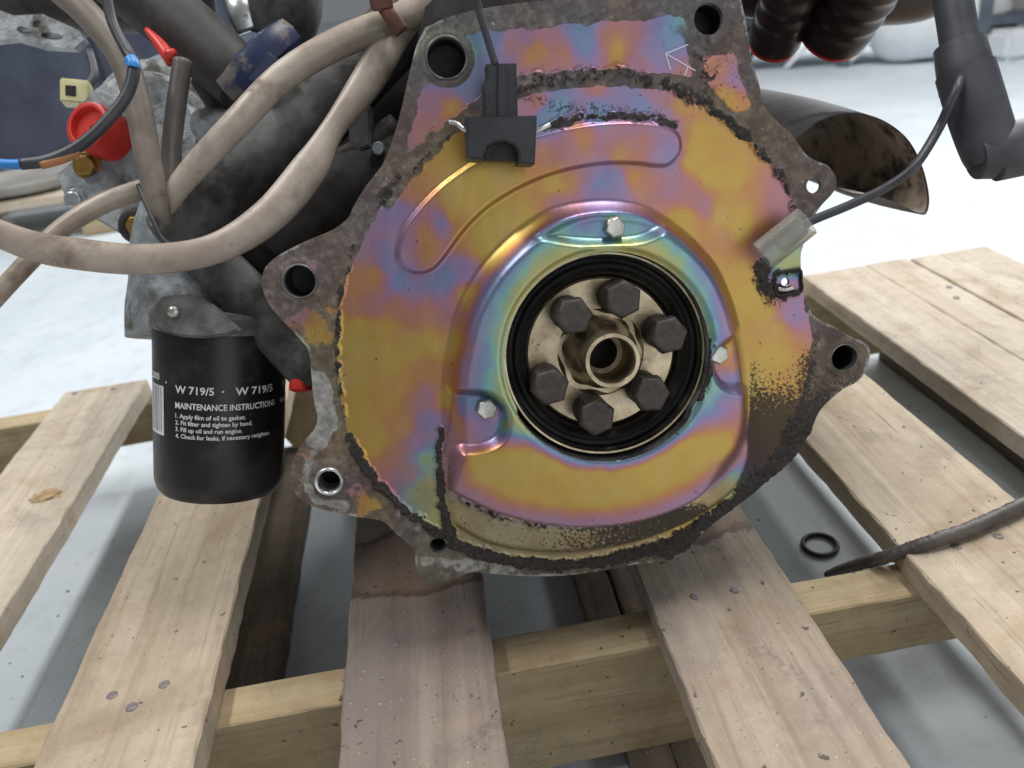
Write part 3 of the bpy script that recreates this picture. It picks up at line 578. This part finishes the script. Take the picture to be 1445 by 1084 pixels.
fb = hexbolt(.0098, .0092, .0088, .0130); fb.materials.append(M['black_bolt']); fb.shade_smooth(); fb.set_sharp_from_angle(angle=math.radians(40))
for i, (px_, py_, a) in enumerate(((810,447,.2),(880,423,.55),(945,474,.3),(920,557,.1),(843,590,.5),(777,547,.35))):
    top = E(px_, py_, .0200); base = top - EN*.0220
    put('flywheel_bolt', fb, None, eng, frame(base, EN) @ Matrix.Rotation(a, 4, 'Z'))
sb = hexbolt(.0056, .0042, .0052, .0006); sb.materials.append(M['zinc']); sb.shade_smooth(); sb.set_sharp_from_angle(angle=math.radians(40))
for px_, py_, a in ((868,321,.4),(687,578,.3),(1014,500,.7)):
    Q = np.array([loc2(px_, py_, .010)]); h = float(height(Q)[0][0])
    put('shield_bolt', sb, None, eng, frame(EL(Q[0][0], Q[0][1], h-.0003), EN) @ Matrix.Rotation(a, 4, 'Z'))
# scratched arrow mark
def strip_me(segs, wd=.0005, off=.0006):
    vs_, fs_ = [], []
    for (a, b) in segs:
        p, q = np.array(loc2(*a)), np.array(loc2(*b)); K = 12; d = (q-p)/np.linalg.norm(q-p); nn = np.array((-d[1], d[0]))*wd/2
        pts = [p+(q-p)*i/K for i in range(K+1)]; hh = height(np.array(pts))[0]; b0 = len(vs_)
        for c, h in zip(pts, hh): vs_ += [EL(*(c+nn), h+off), EL(*(c-nn), h+off)]
        fs_ += [(b0+2*i, b0+2*i+1, b0+2*i+3, b0+2*i+2) for i in range(K)]
    return me_from(vs_, fs_)
put('scratch_mark', strip_me([((971,63),(939,76)), ((939,76),(946,99)), ((941,77),(981,100)), ((970,95),(966,107))], .0006, .0003), M['scratch'], plate)

sq = [(1094,385),(1112,382),(1129,381),(1131,396),(1131,411),(1114,414),(1096,416),(1094,400)]
put('clip_edge', tube_me([E(*q, .0012) for q in sq+[sq[0]]], .0008, 8, 4), M['oily'], eng, None, True)
put('clip_lip', tube_me([E(1098, 408, .0014), E(1110, 409, .0018), E(1120, 406, .0014)], .0011, 8, 5), M['zinc'], eng, None, True)
# --- oil filter
FA = EU.copy(); FR_ = .038
fc_bot = atd(311, 688, .497); FM = frame(fc_bot, FA, ER)
can = [(.0005, -.0002), (.030, 0), (.0345, .0012), (.0366, .0040), (.0378, .0085), (FR_, .012), (FR_, .100), (.0372, .103)]
filt = put('oil_filter', lathe_me(can, 72, False, True), M['can'], eng, FM, True, 35); filt['label'] = 'black oil filter can with white maintenance lettering'
to_cam = (CAM - fc_bot); TH0 = math.atan2(to_cam.dot(FM.col[1].to_3d()), to_cam.dot(FM.col[0].to_3d()))
def text_me(txt):
    cu = bpy.data.curves.new('t', 'FONT'); cu.body = txt; cu.size = 1; cu.resolution_u = 2; cu.offset = .022
    o = bpy.data.objects.new('t', cu); COL.objects.link(o); bpy.context.view_layer.update()
    me = bpy.data.meshes.new_from_object(o.evaluated_get(bpy.context.evaluated_depsgraph_get())); bpy.data.objects.remove(o); return me
def print_on_can(txt, deg0, deg1, z, height_, name='lettering'):
    me = text_me(txt); bm = bmesh.new(); bm.from_mesh(me)
    for _ in range(1): pass
    xs = [v.co.x for v in bm.verts]; x0, x1 = min(xs), max(xs)
    for v in bm.verts:
        t = TH0+math.radians(deg0+(deg1-deg0)*(v.co.x-x0)/(x1-x0)); r = FR_+.00025; zz_ = z+v.co.y*height_
        v.co = Vector((r*math.cos(t), r*math.sin(t), zz_))
    bm.to_mesh(me); bm.free(); put(name, me, M['paint_white'], filt, FM)
print_on_can('W 719/5', -39, -5, .0668, .0062); print_on_can('\u00b7', 1, 3, .0668, .0062)
print_on_can('W 719/5', 12, 49, .0668, .0062); print_on_can('W 719/5', 66, 98, .0668, .0062)
print_on_can('MAINTENANCE INSTRUCTIONS', -39, 52, .0580, .0050)
for i, (s_, e_) in enumerate((('1. Apply film of oil to gasket.', 16), ('2. Fit filter and tighten by hand.', 22), ('3. Fill up oil and run engine.', 13), ('4. Check for leaks, if necessary retighten.', 41))):
    print_on_can(s_, -39, e_+5, .0524-.0039*i, .0036)
put_lines = [('M', .052), ('1. 2', .046), ('3. 4', .041)]
print_on_can('MAINTENANCE', 62, 96, .058, .0042)
def patch(d0, d1, z0, z1, mat, name, rr=.0002):
    K = max(2, int((d1-d0)/3)); vs_, fs_ = [], []
    for i in range(K+1):
        t = TH0+math.radians(d0+(d1-d0)*i/K); r = FR_+rr; vs_ += [(r*math.cos(t), r*math.sin(t), z0), (r*math.cos(t), r*math.sin(t), z1)]
    fs_ = [(2*i, 2*i+2, 2*i+3, 2*i+1) for i in range(K)]; put(name, me_from(vs_, fs_), mat, filt, FM)
patch(-80, -53, .040, .069, M['paint_white'], 'barcode_panel')
x = -78.0
while x < -55:
    wd = random.choice((.6, .6, 1.0, 1.5)); patch(x, x+wd, .042, .0685, M['can'], 'barcode_bar', .0004); x += wd+random.choice((1.6, 2.2, 3.0))
print_on_can('2000', -76, -59, .072, .0058)
print_on_can('\u00b7', -50, -48.5, .069, .008)
# filter head and its bracket plate
put('filter_head', tube_me([atd(268, 474, .503), atd(266, 430, .503), atd(262, 395, .503), atd(255, 345, .50), atd(262, 300, .498)], [.0372, .0365, .0335, .029, .026], 36, 6), M['cast_light'], eng, None, True, 50)
fh = put('filter_collar', lathe_me([(.030, .1005), (.0392, .1008), (.0394, .108), (.0375, .111), (.030, .112)], 60), M['cast'], eng, FM, True, 40)
def slab(name, pts, d, th, mat, parent=eng, bev=.0012):
    bm = bmesh.new(); f_ = bm.faces.new([bm.verts.new(atd(x_, y_, d)) for x_, y_ in pts]); r = bmesh.ops.extrude_face_region(bm, geom=[f_])
    for v_ in r['geom']:
        if isinstance(v_, bmesh.types.BMVert): v_.co += CZ_W*th
    if bev: bmesh.ops.bevel(bm, geom=[e for e in bm.edges if e.calc_face_angle(0) > .5], offset=bev, segments=2, affect='EDGES')
    return put(name, bm_me(bm), mat, parent)
fl_ = slab('bracket_plate', [(217,432),(228,419),(268,414),(300,430),(340,466),(320,473),(290,477),(260,476),(232,470),(218,462)], .428, .006, M['cast'])
put('rivet', lathe_me([(.0032, 0), (.0030, .0014), (.001, .002)], 18), M['zinc'], eng, frame(atd(245, 440, .4275), EN), True)
# strut from the head down to the flange, red plug under it
put('support_arm', tube_me([atd(280, 350, .47), atd(334, 404, .462), atd(388, 462, .458), atd(432, 512, .456), atd(450, 536, .458)], [.0145, .0150, .0155, .0150, .0125], 24, 10, [.5]*5), M['pipe_grey'], eng, None, True)
put('red_plug', lathe_me([(.0055, -.012), (.0065, 0), (.0062, .002), (.004, .003)], 24), M['red_plastic'], eng, frame(atd(424, 546, .457), EN*.3-EU), True, 40)
# coolant pipe
put('coolant_pipe', tube_me([atd(600, 5, .50), atd(520, 85, .495), atd(440, 165, .49), atd(365, 238, .485), atd(300, 300, .485), atd(252, 345, .488)], [.020, .021, .023, .026, .027, .024], 28, 8), M['pipe_grey'], eng, None, True)
# dark brackets and castings between the pipe and the plate
put('mount_bracket', tube_me([atd(610, 215, .475), atd(545, 240, .47), atd(480, 268, .468), atd(425, 302, .47), atd(380, 345, .475)], [.020, .021, .022, .022, .018], 20, 6, [.8]*5), M['cast_dark'], eng, None, True)
slab('side_casting', [(640,10),(590,10),(540,70),(480,120),(440,190),(370,290),(318,345),(335,400),(400,470),(470,490),(620,420)], .53, .16, M['oily'], eng, .004)
slab('bracket_tab', [(492,168),(500,148),(522,148),(523,205),(508,212),(492,198)], .452, .012, M['cast'])
put('stud', lathe_me([(.0038, -.008), (.0038, .002), (.0030, .003)], 16), M['cast_light'], eng, frame(atd(534, 210, .45), EN), True, 40)
put('bracket_rail', tube_me([atd(560, 175, .462), atd(520, 205, .458), atd(470, 232, .458)], .007, 12, 6, [.5]*3), M['cast_dark'], eng, None, True)
# starter: light casting at the left
sc = atd(232, 205, .565)
st_ = put('starter_motor', lathe_me([(.030, -.02), (.052, -.015), (.056, -.004), (.056, .010), (.052, .018), (.040, .021), (.037, .026), (.018, .028)], 48, True, True, lambda a, h: 1+.05*math.cos(3*a+.6)), M['cast_light'], eng, frame(sc, (EN*1.0+ER*-.25+EU*.2), ER), True, 35)
put('starter_body', tube_me([atd(215, 215, .55), atd(262, 170, .66), atd(300, 140, .78)], [.050, .052, .050], 32, 5), M['cast_light'], eng, None, True)
slab('starter_ear', [(78,246),(100,228),(112,150),(150,120),(200,200),(215,300),(200,325),(186,340),(120,300),(108,308),(92,280)], .535, .014, M['cast_light'])
put('plastic_cap', lathe_me([(.0165, -.012), (.0160, .009), (.0155, .0115), (.0140, .0122), (.0122, .0118), (.0116, .0080), (.0008, .0078)], 40, True, False), M['red_plastic'], eng, frame(atd(141, 186, .527), CZ_W*-1+CX_W*-.26+CY_W*-.1), True, 40)
for px_, py_, mt, r in ((123, 234, 'brass', .0075), (194, 318, 'brass', .0065), (107, 282, 'bright', .0060)):
    bo = hexbolt(r, r*.7, r*1.25, .001); put('starter_bolt', bo, M[mt], eng, frame(atd(px_, py_, .5345), EN), True, 40)
put('bolt_eye', lathe_me([(.012, -.01), (.012, .002), (.010, .0035), (.0075, .0035), (.0075, -.002)], 28, True, False), M['cast_dark'], eng, frame(atd(194, 319, .536), EN), True, 40)
put('terminal_stud', tube_me([atd(290, 182, .50), atd(300, 178, .505), atd(330, 168, .52)], [.012, .012, .011], 20, 5), M['cast_light'], eng, None, True, 50)
# alternator bracket with slots
bm_pts = [(-14,10),(20,22),(60,20),(110,42),(118,56),(104,68),(60,66),(20,54),(-14,58)]
u_ = lambda q: (np.array([atd(q[0], q[1], .60).dot(CX_W), atd(q[0], q[1], .60).dot(CY_W)]))
def slotted(name, outline, holes, d, th, mat):
    o2 = np.array([u_(q) for q in outline]); hs = [np.array([u_(q) for q in h]) for h in holes]; Pq, Tq = cdt(o2, hs, []); vs_, fs_ = [], []
    base = CZ_W*((atd(0, 0, .60)-Vector((0,0,0))).dot(CZ_W))
    for dz_ in (0, th):
        b = len(vs_); vs_ += [CX_W*p[0]+CY_W*p[1]+base+CZ_W*dz_ for p in Pq]; fs_ += [tuple(int(i)+b for i in t) for t in Tq]
    for pl in [o2]+hs:
        b = len(vs_); k = len(pl); vs_ += [CX_W*p[0]+CY_W*p[1]+base+CZ_W*dz_ for dz_ in (0, th) for p in pl]; fs_ += [(b+i, b+(i+1) % k, b+k+(i+1) % k, b+k+i) for i in range(k)]
    bm = bmesh.new(); bm.from_mesh(me_from(vs_, fs_)); bmesh.ops.remove_doubles(bm, verts=bm.verts, dist=1e-6); return put(name, bm_me(bm), mat, eng)
def el(cx, cy, rx, ry, rot=0, k=18): return [(cx+rx*math.cos(t)*math.cos(rot)-ry*math.sin(t)*math.sin(rot), cy+rx*math.cos(t)*math.sin(rot)+ry*math.sin(t)*math.cos(rot)) for t in [2*math.pi*i/k for i in range(k)]]
slotted('alternator_bracket', bm_pts, [el(52, 34, 6, 5), el(34, 43, 11, 5, .3), el(73, 51, 16, 5, .1)], .60, .008, M['cast_light'])
put('alternator_body', tube_me([atd(-60, -40, .66), atd(40, -30, .66), atd(170, -35, .67), atd(300, -30, .69)], [.04, .045, .045, .04], 28, 6), M['cast_dark'], eng, None, True)
# big hose with clamps
put('radiator_hose', tube_me([atd(130, -60, .50), atd(205, -5, .495), atd(265, 45, .49), atd(320, 95, .485), atd(345, 120, .485)], [.020, .020, .020, .019, .018], 28, 8), M['hose'], eng, None, True)
put('hose_clamp', tube_me([atd(322, 128, .475), atd(352, 98, .47), atd(384, 66, .472), atd(410, 46, .478)], [.010, .011, .011, .010], 8, 6, [.7]*4), M['blue_plastic'], eng, None, True, 35)
slab('clamp_buckle', [(350,110),(378,72),(394,84),(366,122)], .455, .012, M['blue_plastic'], eng, .001)
put('steel_clamp', tube_me([atd(333, -20, .50), atd(338, 10, .496), atd(352, 44, .50)], .0085, 8, 6, [.35]*3), M['bright'], eng, None, True)
put('metal_neck', tube_me([atd(400, -30, .51), atd(400, 15, .51), atd(395, 55, .515)], [.025, .024, .020], 24, 6), M['pipe_grey'], eng, None, True)
put('hose_stub', tube_me([atd(290, 110, .51), atd(305, 135, .51), atd(318, 158, .512)], [.010, .0095, .0095], 16, 5), M['black_plastic'], eng, None, True)
# intake bellows at the upper right with red caps, cut exhaust pipe
def ribbed(name, p0, p1, r, ribs, mat, parent):
    ax = p1-p0; Ln = ax.length; prof = [(r*.3, 0)]
    for i in range(ribs*8+1):
        t = i/(ribs*8); prof.append((r*(.93+.07*(.5+.5*math.cos(t*ribs*2*math.pi))), t*Ln))
    return put(name, lathe_me(prof, 36), mat, parent, frame(p0, ax), True)
for i, (a_, b_, r, tip) in enumerate((((1140, -90), (1098, 40), .0170, 0), ((1262, -90), (1186, 28), .0225, 0))):
    p0, p1 = atd(*a_, .44-.01*i), atd(*b_, .50-.01*i)
    ir = ribbed('intake_runner', p0, p1, r, 5, M['manifold'], eng)
    ax = (p1-p0).normalized()
    put('lower_collar', lathe_me([(r*.92, -.004), (r*1.0, 0), (r*.98, .010), (r*.90, .0115)], 36, False, True), M['manifold'], eng, frame(p1-ax*.001, ax), True, 40)
    put('red_seal', lathe_me([(r*.86, 0), (r*.92, .0005), (r*.92, .0022), (r*.6, .0026)], 36), M['red_plastic'], eng, frame(p1+ax*.0105, ax), True, 40)
put('intake_plenum', tube_me([atd(1030, -30, .53), atd(1110, -20, .53), atd(1200, -15, .52), atd(1300, -18, .52), atd(1345, -40, .52)], [.022, .022, .022, .021, .016], 28, 6), M['manifold'], eng, None, True)
# exhaust: tube cut at a slant, hollow
rim = spline([(1122,196),(1150,173),(1185,161),(1220,161),(1254,174),(1283,199),(1302,236),(1311,275),(1309,298),(1299,303),(1270,290),(1235,278),(1195,272),(1160,255),(1134,226)]+[(1122,196)], 5)[:-1]
K = len(rim); vs_, fs_ = [], []
def rings(inner):
    out_ = []
    for i in range(9):
        t = i/8; row = []
        for (x_, y_) in rim:
            q = Vector((x_-1205, y_-215)); q = q*(1-.03*inner)
            ex = 1-.25*t; px_ = 1205-165*t+q.x*ex*(1-.30*t); py_ = 215-52*t+q.y*ex*(1+.12*math.sin(t*3))
            dd = .485+.020*(x_-1205)/100*(1-t)+.16*t
            row.append(atd(px_, py_, dd+.001*inner))
        out_.append(row)
    return out_
for inner in (0, 1):
    b = len(vs_)
    for row in rings(inner): vs_ += row
    for i in range(8): fs_ += [(b+i*K+k, b+i*K+(k+1) % K, b+(i+1)*K+(k+1) % K, b+(i+1)*K+k) for k in range(K)]
fs_ += [(k, (k+1) % K, 9*K+(k+1) % K, 9*K+k) for k in range(K)]
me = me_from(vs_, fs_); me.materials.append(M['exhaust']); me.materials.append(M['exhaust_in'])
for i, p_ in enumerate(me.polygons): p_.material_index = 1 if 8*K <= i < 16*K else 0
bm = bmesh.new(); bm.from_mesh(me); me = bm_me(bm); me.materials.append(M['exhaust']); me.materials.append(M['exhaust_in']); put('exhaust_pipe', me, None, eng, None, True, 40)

# ------------------------------------------------------------------ cables (hang loose from the engine)
def cable(name, pts, rad, mat, label, cat='cable', flat=None, seg=16, group=None, n_=10):
    ws = [atd(*p) for p in pts]; root = empty(name, ws[-1]); tag(root, label, cat, group)
    put('sleeve', tube_me(ws, rad, seg, n_, flat), mat, root, None, True); return root
k1 = cable('wiring_sheath', [(640,-20,.452),(575,22,.448),(480,60,.442),(400,108,.436),(330,178,.43),(262,252,.436),(230,300,.444),(222,318,.448)], [.0085,.0085,.0084,.008,.0076,.0068,.005,.004], M['sheath'], 'beige tubular wiring sheath running up to the brown clip', 'wiring')
k2 = cable('wiring_sheath', [(600,-10,.455),(556,50,.45),(520,112,.442),(470,182,.435),(437,238,.43),(378,306,.424),(300,352,.42),(205,366,.415),(105,358,.41),(40,345,.405),(-30,318,.40)], [.0090,.0090,.0092,.0066,.0096,.0094,.0080,.0080,.0082,.0076,.0066], M['sheath'], 'flattened beige wiring sheath sagging in front of the filter head', 'wiring', [.7,.7,.65,.6,.55,.5,.5,.5,.5,.55,.6])
k3 = cable('wiring_sheath', [(70,-25,.44),(125,22,.438),(172,82,.436),(195,150,.434),(208,220,.432),(222,285,.432),(230,318,.436)], [.0072,.0075,.0074,.0072,.0068,.0062,.0045], M['sheath_grey'], 'grey brown wiring sheath dropping past the red starter cap', 'wiring')
k4 = cable('wiring_sheath', [(236,258,.45),(192,270,.446),(140,290,.44),(85,325,.435),(35,375,.43),(-20,435,.425)], [.0054,.0056,.0056,.0054,.0052,.005], M['sheath'], 'thin beige wiring sheath sloping down over the pale floor', 'wiring')
k5 = cable('wiring_sheath', [(258,86,.462),(250,140,.46),(243,200,.456),(240,262,.45),(232,300,.444)], .0055, M['sheath_dark'], 'straight dark wiring sheath standing upright before the starter casting', 'wiring')
k6 = cable('loose_wire', [(148,-20,.40),(158,30,.40),(178,72,.398),(189,92,.396),(180,132,.394),(150,172,.392),(112,206,.39),(70,226,.388),(30,232,.386)], [.0026,.0026,.0026,.0030,.0030,.0030,.0030,.0030,.0028], M['wire_black'], 'black bent wire with bare blue ends above the red cap', 'wire')
put('blue_end', tube_me([atd(31, 232, .386), atd(10, 232, .385), atd(-20, 229, .384)], .0024, 12, 5), M['wire_blue'], k6, None, True)
put('blue_end', tube_me([atd(184, 84, .3955), atd(188, 91, .3945), atd(188, 95, .3945)], .0032, 12, 5), M['wire_blue'], k6, None, True)
put('brown_core', tube_me([atd(112, 213, .3905), atd(90, 224, .3885), atd(58, 233, .3865)], .0022, 12, 5), M['wire_orange'], k6, None, True)
k7 = cable('thin_strap', [(196,262,.440),(212,300,.43),(228,336,.428),(246,350,.43)], .0016, M['wire_black'], 'thin black tie looped round the sheath junction', 'tie', None, 10)
cl_ = empty('cable_clip', atd(555, 30, .43)); tag(cl_, 'brown plastic clip holding two beige sheaths together', 'clip')
put('band', tube_me([atd(533, -6, .432), atd(548, 18, .428), atd(568, 46, .432)], .0042, 12, 6, [.6]*3), M['tape_brown'], cl_, None, True)
put('head', box_me(-.006, .006, -.005, .005, -.004, .004, .001), M['tape_brown'], cl_, Matrix.Translation(atd(538, 3, .428)))
rs2 = empty('red_lever', atd(235, 85, .47)); tag(rs2, 'small red plastic stick poking out beside the dark hose', 'plastic stick')
put('stick', tube_me([atd(207, 42, .475), atd(225, 62, .47), atd(243, 86, .466)], [.0016, .0034, .0042], 12, 5), M['red_plastic'], rs2, None, True)
put('tip', tube_me([atd(236, 76, .464), atd(246, 76, .463)], .003, 10, 3), M['red_plastic'], rs2, None, True)
ic = empty('ivory_connector', atd(112, 135, .56)); tag(ic, 'small ivory plug connector beside the red capped starter', 'connector')
fr = frame(atd(108, 134, .55), CZ_W*-1+CX_W*.3, CX_W)
put('housing', box_me(-.009, .009, -.007, .009, -.008, .006, .001), M['ivory'], ic, fr)
put('socket', box_me(-.0055, .0010, -.003, .004, .0058, .0066, .0002), M['oily'], ic, fr); put('latch', box_me(.002, .0075, -.011, -.004, -.006, .004, .0008), M['ivory'], ic, fr)
put('lead', tube_me([atd(122, 124, .555), atd(133, 105, .56), atd(126, 72, .565)], .003, 10, 5), M['wire_black'], ic, None, True)

# black sensor plug hanging before the plate
sp = empty('sensor_plug', E(706, 228, .02)); tag(sp, 'black two piece plug hanging by a thin wire before the plate', 'connector')
put('wire', tube_me([E(668, -30, .03), E(676, 15, .027), E(688, 55, .025), E(699, 92, .024)], .0017, 12, 8), M['wire_black'], sp, None, True)
pf = lambda x_, y_, o: E(x_, y_, o)
def eslab(name, pts, w1, th, mat, parent, bev=.0008): return put(name, poly_me(pts, w1-th, w1, bev), mat, parent)
eslab('neck', [(686,90),(729,89),(731,168),(684,168),(681,120),(687,108)], .026, .012, M['black_plastic'], sp)
eslab('ridge', [(703,90),(714,90),(715,165),(702,165)], .0275, .003, M['black_plastic'], sp, .0004)
eslab('housing', [(657,165),(758,163),(755,232),(733,231),(731,212),(725,204),(712,199),(700,200),(688,206),(683,216),(682,226),(660,224)], .030, .020, M['black_plastic'], sp)
eslab('socket', [(683,226),(684,215),(690,206),(701,201),(713,201),(724,206),(730,214),(731,228)], .0225, .010, M['oily'], sp, 0)
put('spring_clip', tube_me([E(634, 172, .024), E(645, 175, .025), E(655, 183, .026), E(664, 186, .0255)], .0011, 8, 6), M['bright'], sp, None, True)
put('spring_clip', tube_me([E(752, 186, .0255), E(764, 182, .026), E(776, 176, .025)], .0012, 8, 6), M['bright'], sp, None, True)

# clear connector on its wire
cc = empty('clear_connector', E(1110, 338, .016)); tag(cc, 'clear plastic sleeve connector lying on the plate at a black wire', 'connector')
A_, B_ = E(1076, 362, .012), E(1138, 312, .015); axc = (B_-A_); fr = frame(A_, axc, EN)
def ring_tube(r0, r1, h0, h1, sq=.62, seg=28):
    me = lathe_me([(r1, h0), (r1, h1), (r0, h1), (r0, h0), (r1, h0)], seg, False, False)
    for v_ in me.vertices: v_.co.x *= sq
    return me
Lc = axc.length
put('clear_sleeve', ring_tube(.0072, .0082, 0, Lc, .7), M['clear'], cc, fr, True, 40)
put('inner_plug', box_me(-.0028, .0028, -.0052, .0052, .009, Lc*.92, .001), simple('frosted_core', L(150, 148, 142), L(196, 194, 188), .5, 0, 90, .1), cc, fr)
put('wire', tube_me([B_-axc*.15, E(1156, 307, .016), E(1200, 289, .020), E(1250, 265, .024), E(1290, 235, .028), atd(1322, 186, .39), atd(1340, 148, .386), atd(1353, 118, .386), atd(1362, 90, .402)], .0023, 14, 8), M['wire_black'], cc, None, True)

# ignition boot with elbow
ib = empty('ignition_boot', atd(1400, 250, .40)); tag(ib, 'thick black rubber elbow boot hanging beside the exhaust pipe', 'boot')
put('upper_sleeve', tube_me([atd(1338, -40, .405), atd(1348, 20, .402), atd(1358, 80, .40)], [.0095, .0092, .0095], 24, 6), M['rubber_boot'], ib, None, True)
put('collar', tube_me([atd(1354, 64, .40), atd(1360, 92, .399), atd(1366, 124, .398)], [.0120, .0128, .0132], 24, 5), M['rubber_boot'], ib, None, True, 40)
put('barrel', tube_me([atd(1362, 100, .3975), atd(1380, 160, .396), atd(1396, 208, .395), atd(1402, 226, .395)], [.0138, .0138, .0132, .0120], 28, 6), M['rubber_boot'], ib, None, True, 45)
put('elbow', tube_me([atd(1376, 222, .395), atd(1415, 213, .394), atd(1450, 205, .394), atd(1500, 195, .394)], [.0110, .0134, .0132, .0130], 28, 6), M['rubber_boot'], ib, None, True, 45)
put('rib', tube_me([atd(1405, 236, .3925), atd(1430, 231, .3925), atd(1490, 218, .3925)], .0070, 14, 5), M['rubber_boot'], ib, None, True)

# o-ring and cable on the ground
ring = put('o_ring', (lambda: (lambda bm: (bmesh.ops.create_circle(bm, segments=8, radius=.0022), bm)[1])(bmesh.new()))() and None or tube_me([onz(1157, 769, .0022)+Vector((.0135*math.cos(t), .0135*math.sin(t), 0)) for t in [2*math.pi*i/24 for i in range(25)]], .0021, 10, 3, None, 0, False), M['rubber'], None, None, True)
tag(ring, 'small black rubber ring lying on the floor between pallet boards', 'o-ring')
gc = empty('ground_cable', onz(1180, 805, .004)); tag(gc, 'dark braided cable trailing over the pallet towards the floor', 'cable')
pts = [onz(1168, 811, .07), onz(1200, 800, .09), onz(1240, 789, .112), onz(1280, 776, DZ), onz(1315, 764, DZ+.0055), onz(1365, 748, DZ+.0058), onz(1410, 728, DZ+.0062), onz(1452, 708, DZ+.0062), onz(1520, 670, DZ+.006)]
put('sleeve', tube_me(pts, [.0028, .0037, .0040, .0042, .0043, .0045, .0045, .0045, .0045], 14, 16, None, .22), M['sheath_dark'], gc, None, True)

# ------------------------------------------------------------------ litter on the boards
vs_, fs_ = [], []
def bit(p, s, flat=.4):
    b = len(vs_); k = 5; a0_ = random.random()*6
    vs_.extend([(p.x+s*random.uniform(.5, 1)*math.cos(a0_+i*2*math.pi/k), p.y+s*random.uniform(.5, 1)*math.sin(a0_+i*2*math.pi/k), p.z-.0002) for i in range(k)]); vs_.append((p.x, p.y, p.z+s*flat))
    fs_.extend([(b+i, b+(i+1) % k, b+k) for i in range(k)])
for (x0, x1, mt, ye), cnt in zip(boards[:5], (16, 40, 95, 85, 22)):
    for _ in range(cnt): bit(Vector((random.uniform(x0+.003, x1-.003), random.uniform(.2, .6), DZ)), random.choice((.0004, .0005, .0007, .0009)))
for _ in range(150): bit(Vector((random.uniform(-.5, .6), random.uniform(.2, .75), .0002)), random.choice((.0006, .0009, .0014, .002)))
tag(put('debris', me_from(vs_, fs_), M['crumb']), 'dark crumbs scattered on the boards and floor', 'debris', None, 'stuff')

# ------------------------------------------------------------------ background
nb = empty('navy_crate', (-1.6, 3.0, 0)); tag(nb, 'large dark navy panelled crate behind the starter', 'crate')
for i in range(5):
    x0 = -2.6+i*.42; put('panel', box_me(x0, x0+.415, 2.72, 3.3, .02, 1.5, .012), M['navy'], nb, Matrix.Rotation(0, 4, 'Z'))
put('base', box_me(-2.6, -.5, 2.75, 3.3, 0, .03, .004), M['rack_dark'], nb)
bp = empty('distant_pallet', (-1.1, 2.2, 0)); tag(bp, 'pale wooden pallet lying on the floor before the navy crate', 'pallet')
for i in range(4): put('slat', box_me(-1.75, -.72, 2.02+i*.13, 2.11+i*.13, .085, .105, .003), M['wood_pale'], bp)
for i in range(3): put('bearer', box_me(-1.75+i*.45, -1.66+i*.45, 2.02, 2.52, .001, .0848, .003), M['wood_x'], bp)
dr = put('round_tray', lathe_me([(.13, 0), (.16, .012), (.165, .03), (.15, .032), (.14, .018), (.02, .015)], 40, True, True), M['grey_goods'], None, Matrix.Translation((-1.0, 2.2, .106)), True, 40); tag(dr, 'grey round tray on the distant pale pallet', 'tray')
# racking
rk = empty('storage_rack', (1.6, 3.2, 0)); tag(rk, 'grey steel storage rack with braced base across the floor', 'rack')
Rm = frame(Vector((1.18, 3.10, 0)), Vector((0, 0, 1)), Vector((.82, -.57, 0)))
for i in range(4):
    put('upright', box_me(i*.42-.02, i*.42+.02, -.02, .02, 0, 1.4, .003), M['rack'], rk, Rm); put('upright', box_me(i*.42-.02, i*.42+.02, .38, .42, 0, 1.4, .003), M['rack'], rk, Rm)
for z_ in (.10, .48, .9): put('shelf', box_me(-.05, 1.3, -.019, .43, z_, z_+.03, .003), M['rack'], rk, Rm)
for i in range(6):
    x0 = i*.21; put('brace', me_from([(x0, .0, .008), (x0+.02, .0, .008), (x0+.12, .0, .1), (x0+.10, .0, .1), (x0, .01, .008), (x0+.02, .01, .008), (x0+.12, .01, .1), (x0+.10, .01, .1)], [(0,1,2,3), (4,5,6,7), (0,1,5,4), (1,2,6,5), (2,3,7,6), (3,0,4,7)]), M['white_goods'], rk, Rm)
def good(name, x0, x1, y0, y1, z0, z1, mat, label, cat, bev=.02): return tag(put(name, box_me(x0, x1, y0, y1, z0, z1, bev, 3), M[mat], None, Rm), label, cat)
good('stored_bin', .04, .40, .03, .36, .1305, .40, 'rack_dark', 'dark bin on the rack shelf behind the red seals', 'bin')
good('stored_box', .46, .78, .05, .36, .1305, .36, 'grey_goods', 'grey carton on the rack shelf beside the dark bin', 'carton')
bm = bmesh.new(); bmesh.ops.create_uvsphere(bm, u_segments=32, v_segments=16, radius=1)
for v_ in bm.verts: v_.co = Vector((v_.co.x*.24, v_.co.y*.18, max(v_.co.z, -.75)*.16*(1+.08*math.sin(5*v_.co.x))))
p = onz(1292, 74, 0); tag(put('white_sack', bm_me(bm), M['white_goods'], None, Matrix.Translation((p.x-.02, p.y-.14, .121)), True), 'plump white sack lying on the floor beside the rack', 'sack')
p = onz(1440, 85, 0)
wb = empty('white_plinth', (p.x+.3, p.y+.25, 0)); tag(wb, 'white plinth carrying a stack of round metal parts', 'plinth')
put('slab', box_me(-.35, .5, -.25, .35, .0005, .09, .015), M['white_goods'], wb, Matrix.Translation(wb.location))
put('stack', lathe_me([(.20, .0905), (.21, .12), (.20, .15), (.19, .155), (.19, .20), (.205, .21), (.205, .27), (.18, .28), (.18, .42), (.10, .43)], 40), M['grey_goods'], wb, Matrix.Translation(wb.location), True, 40)
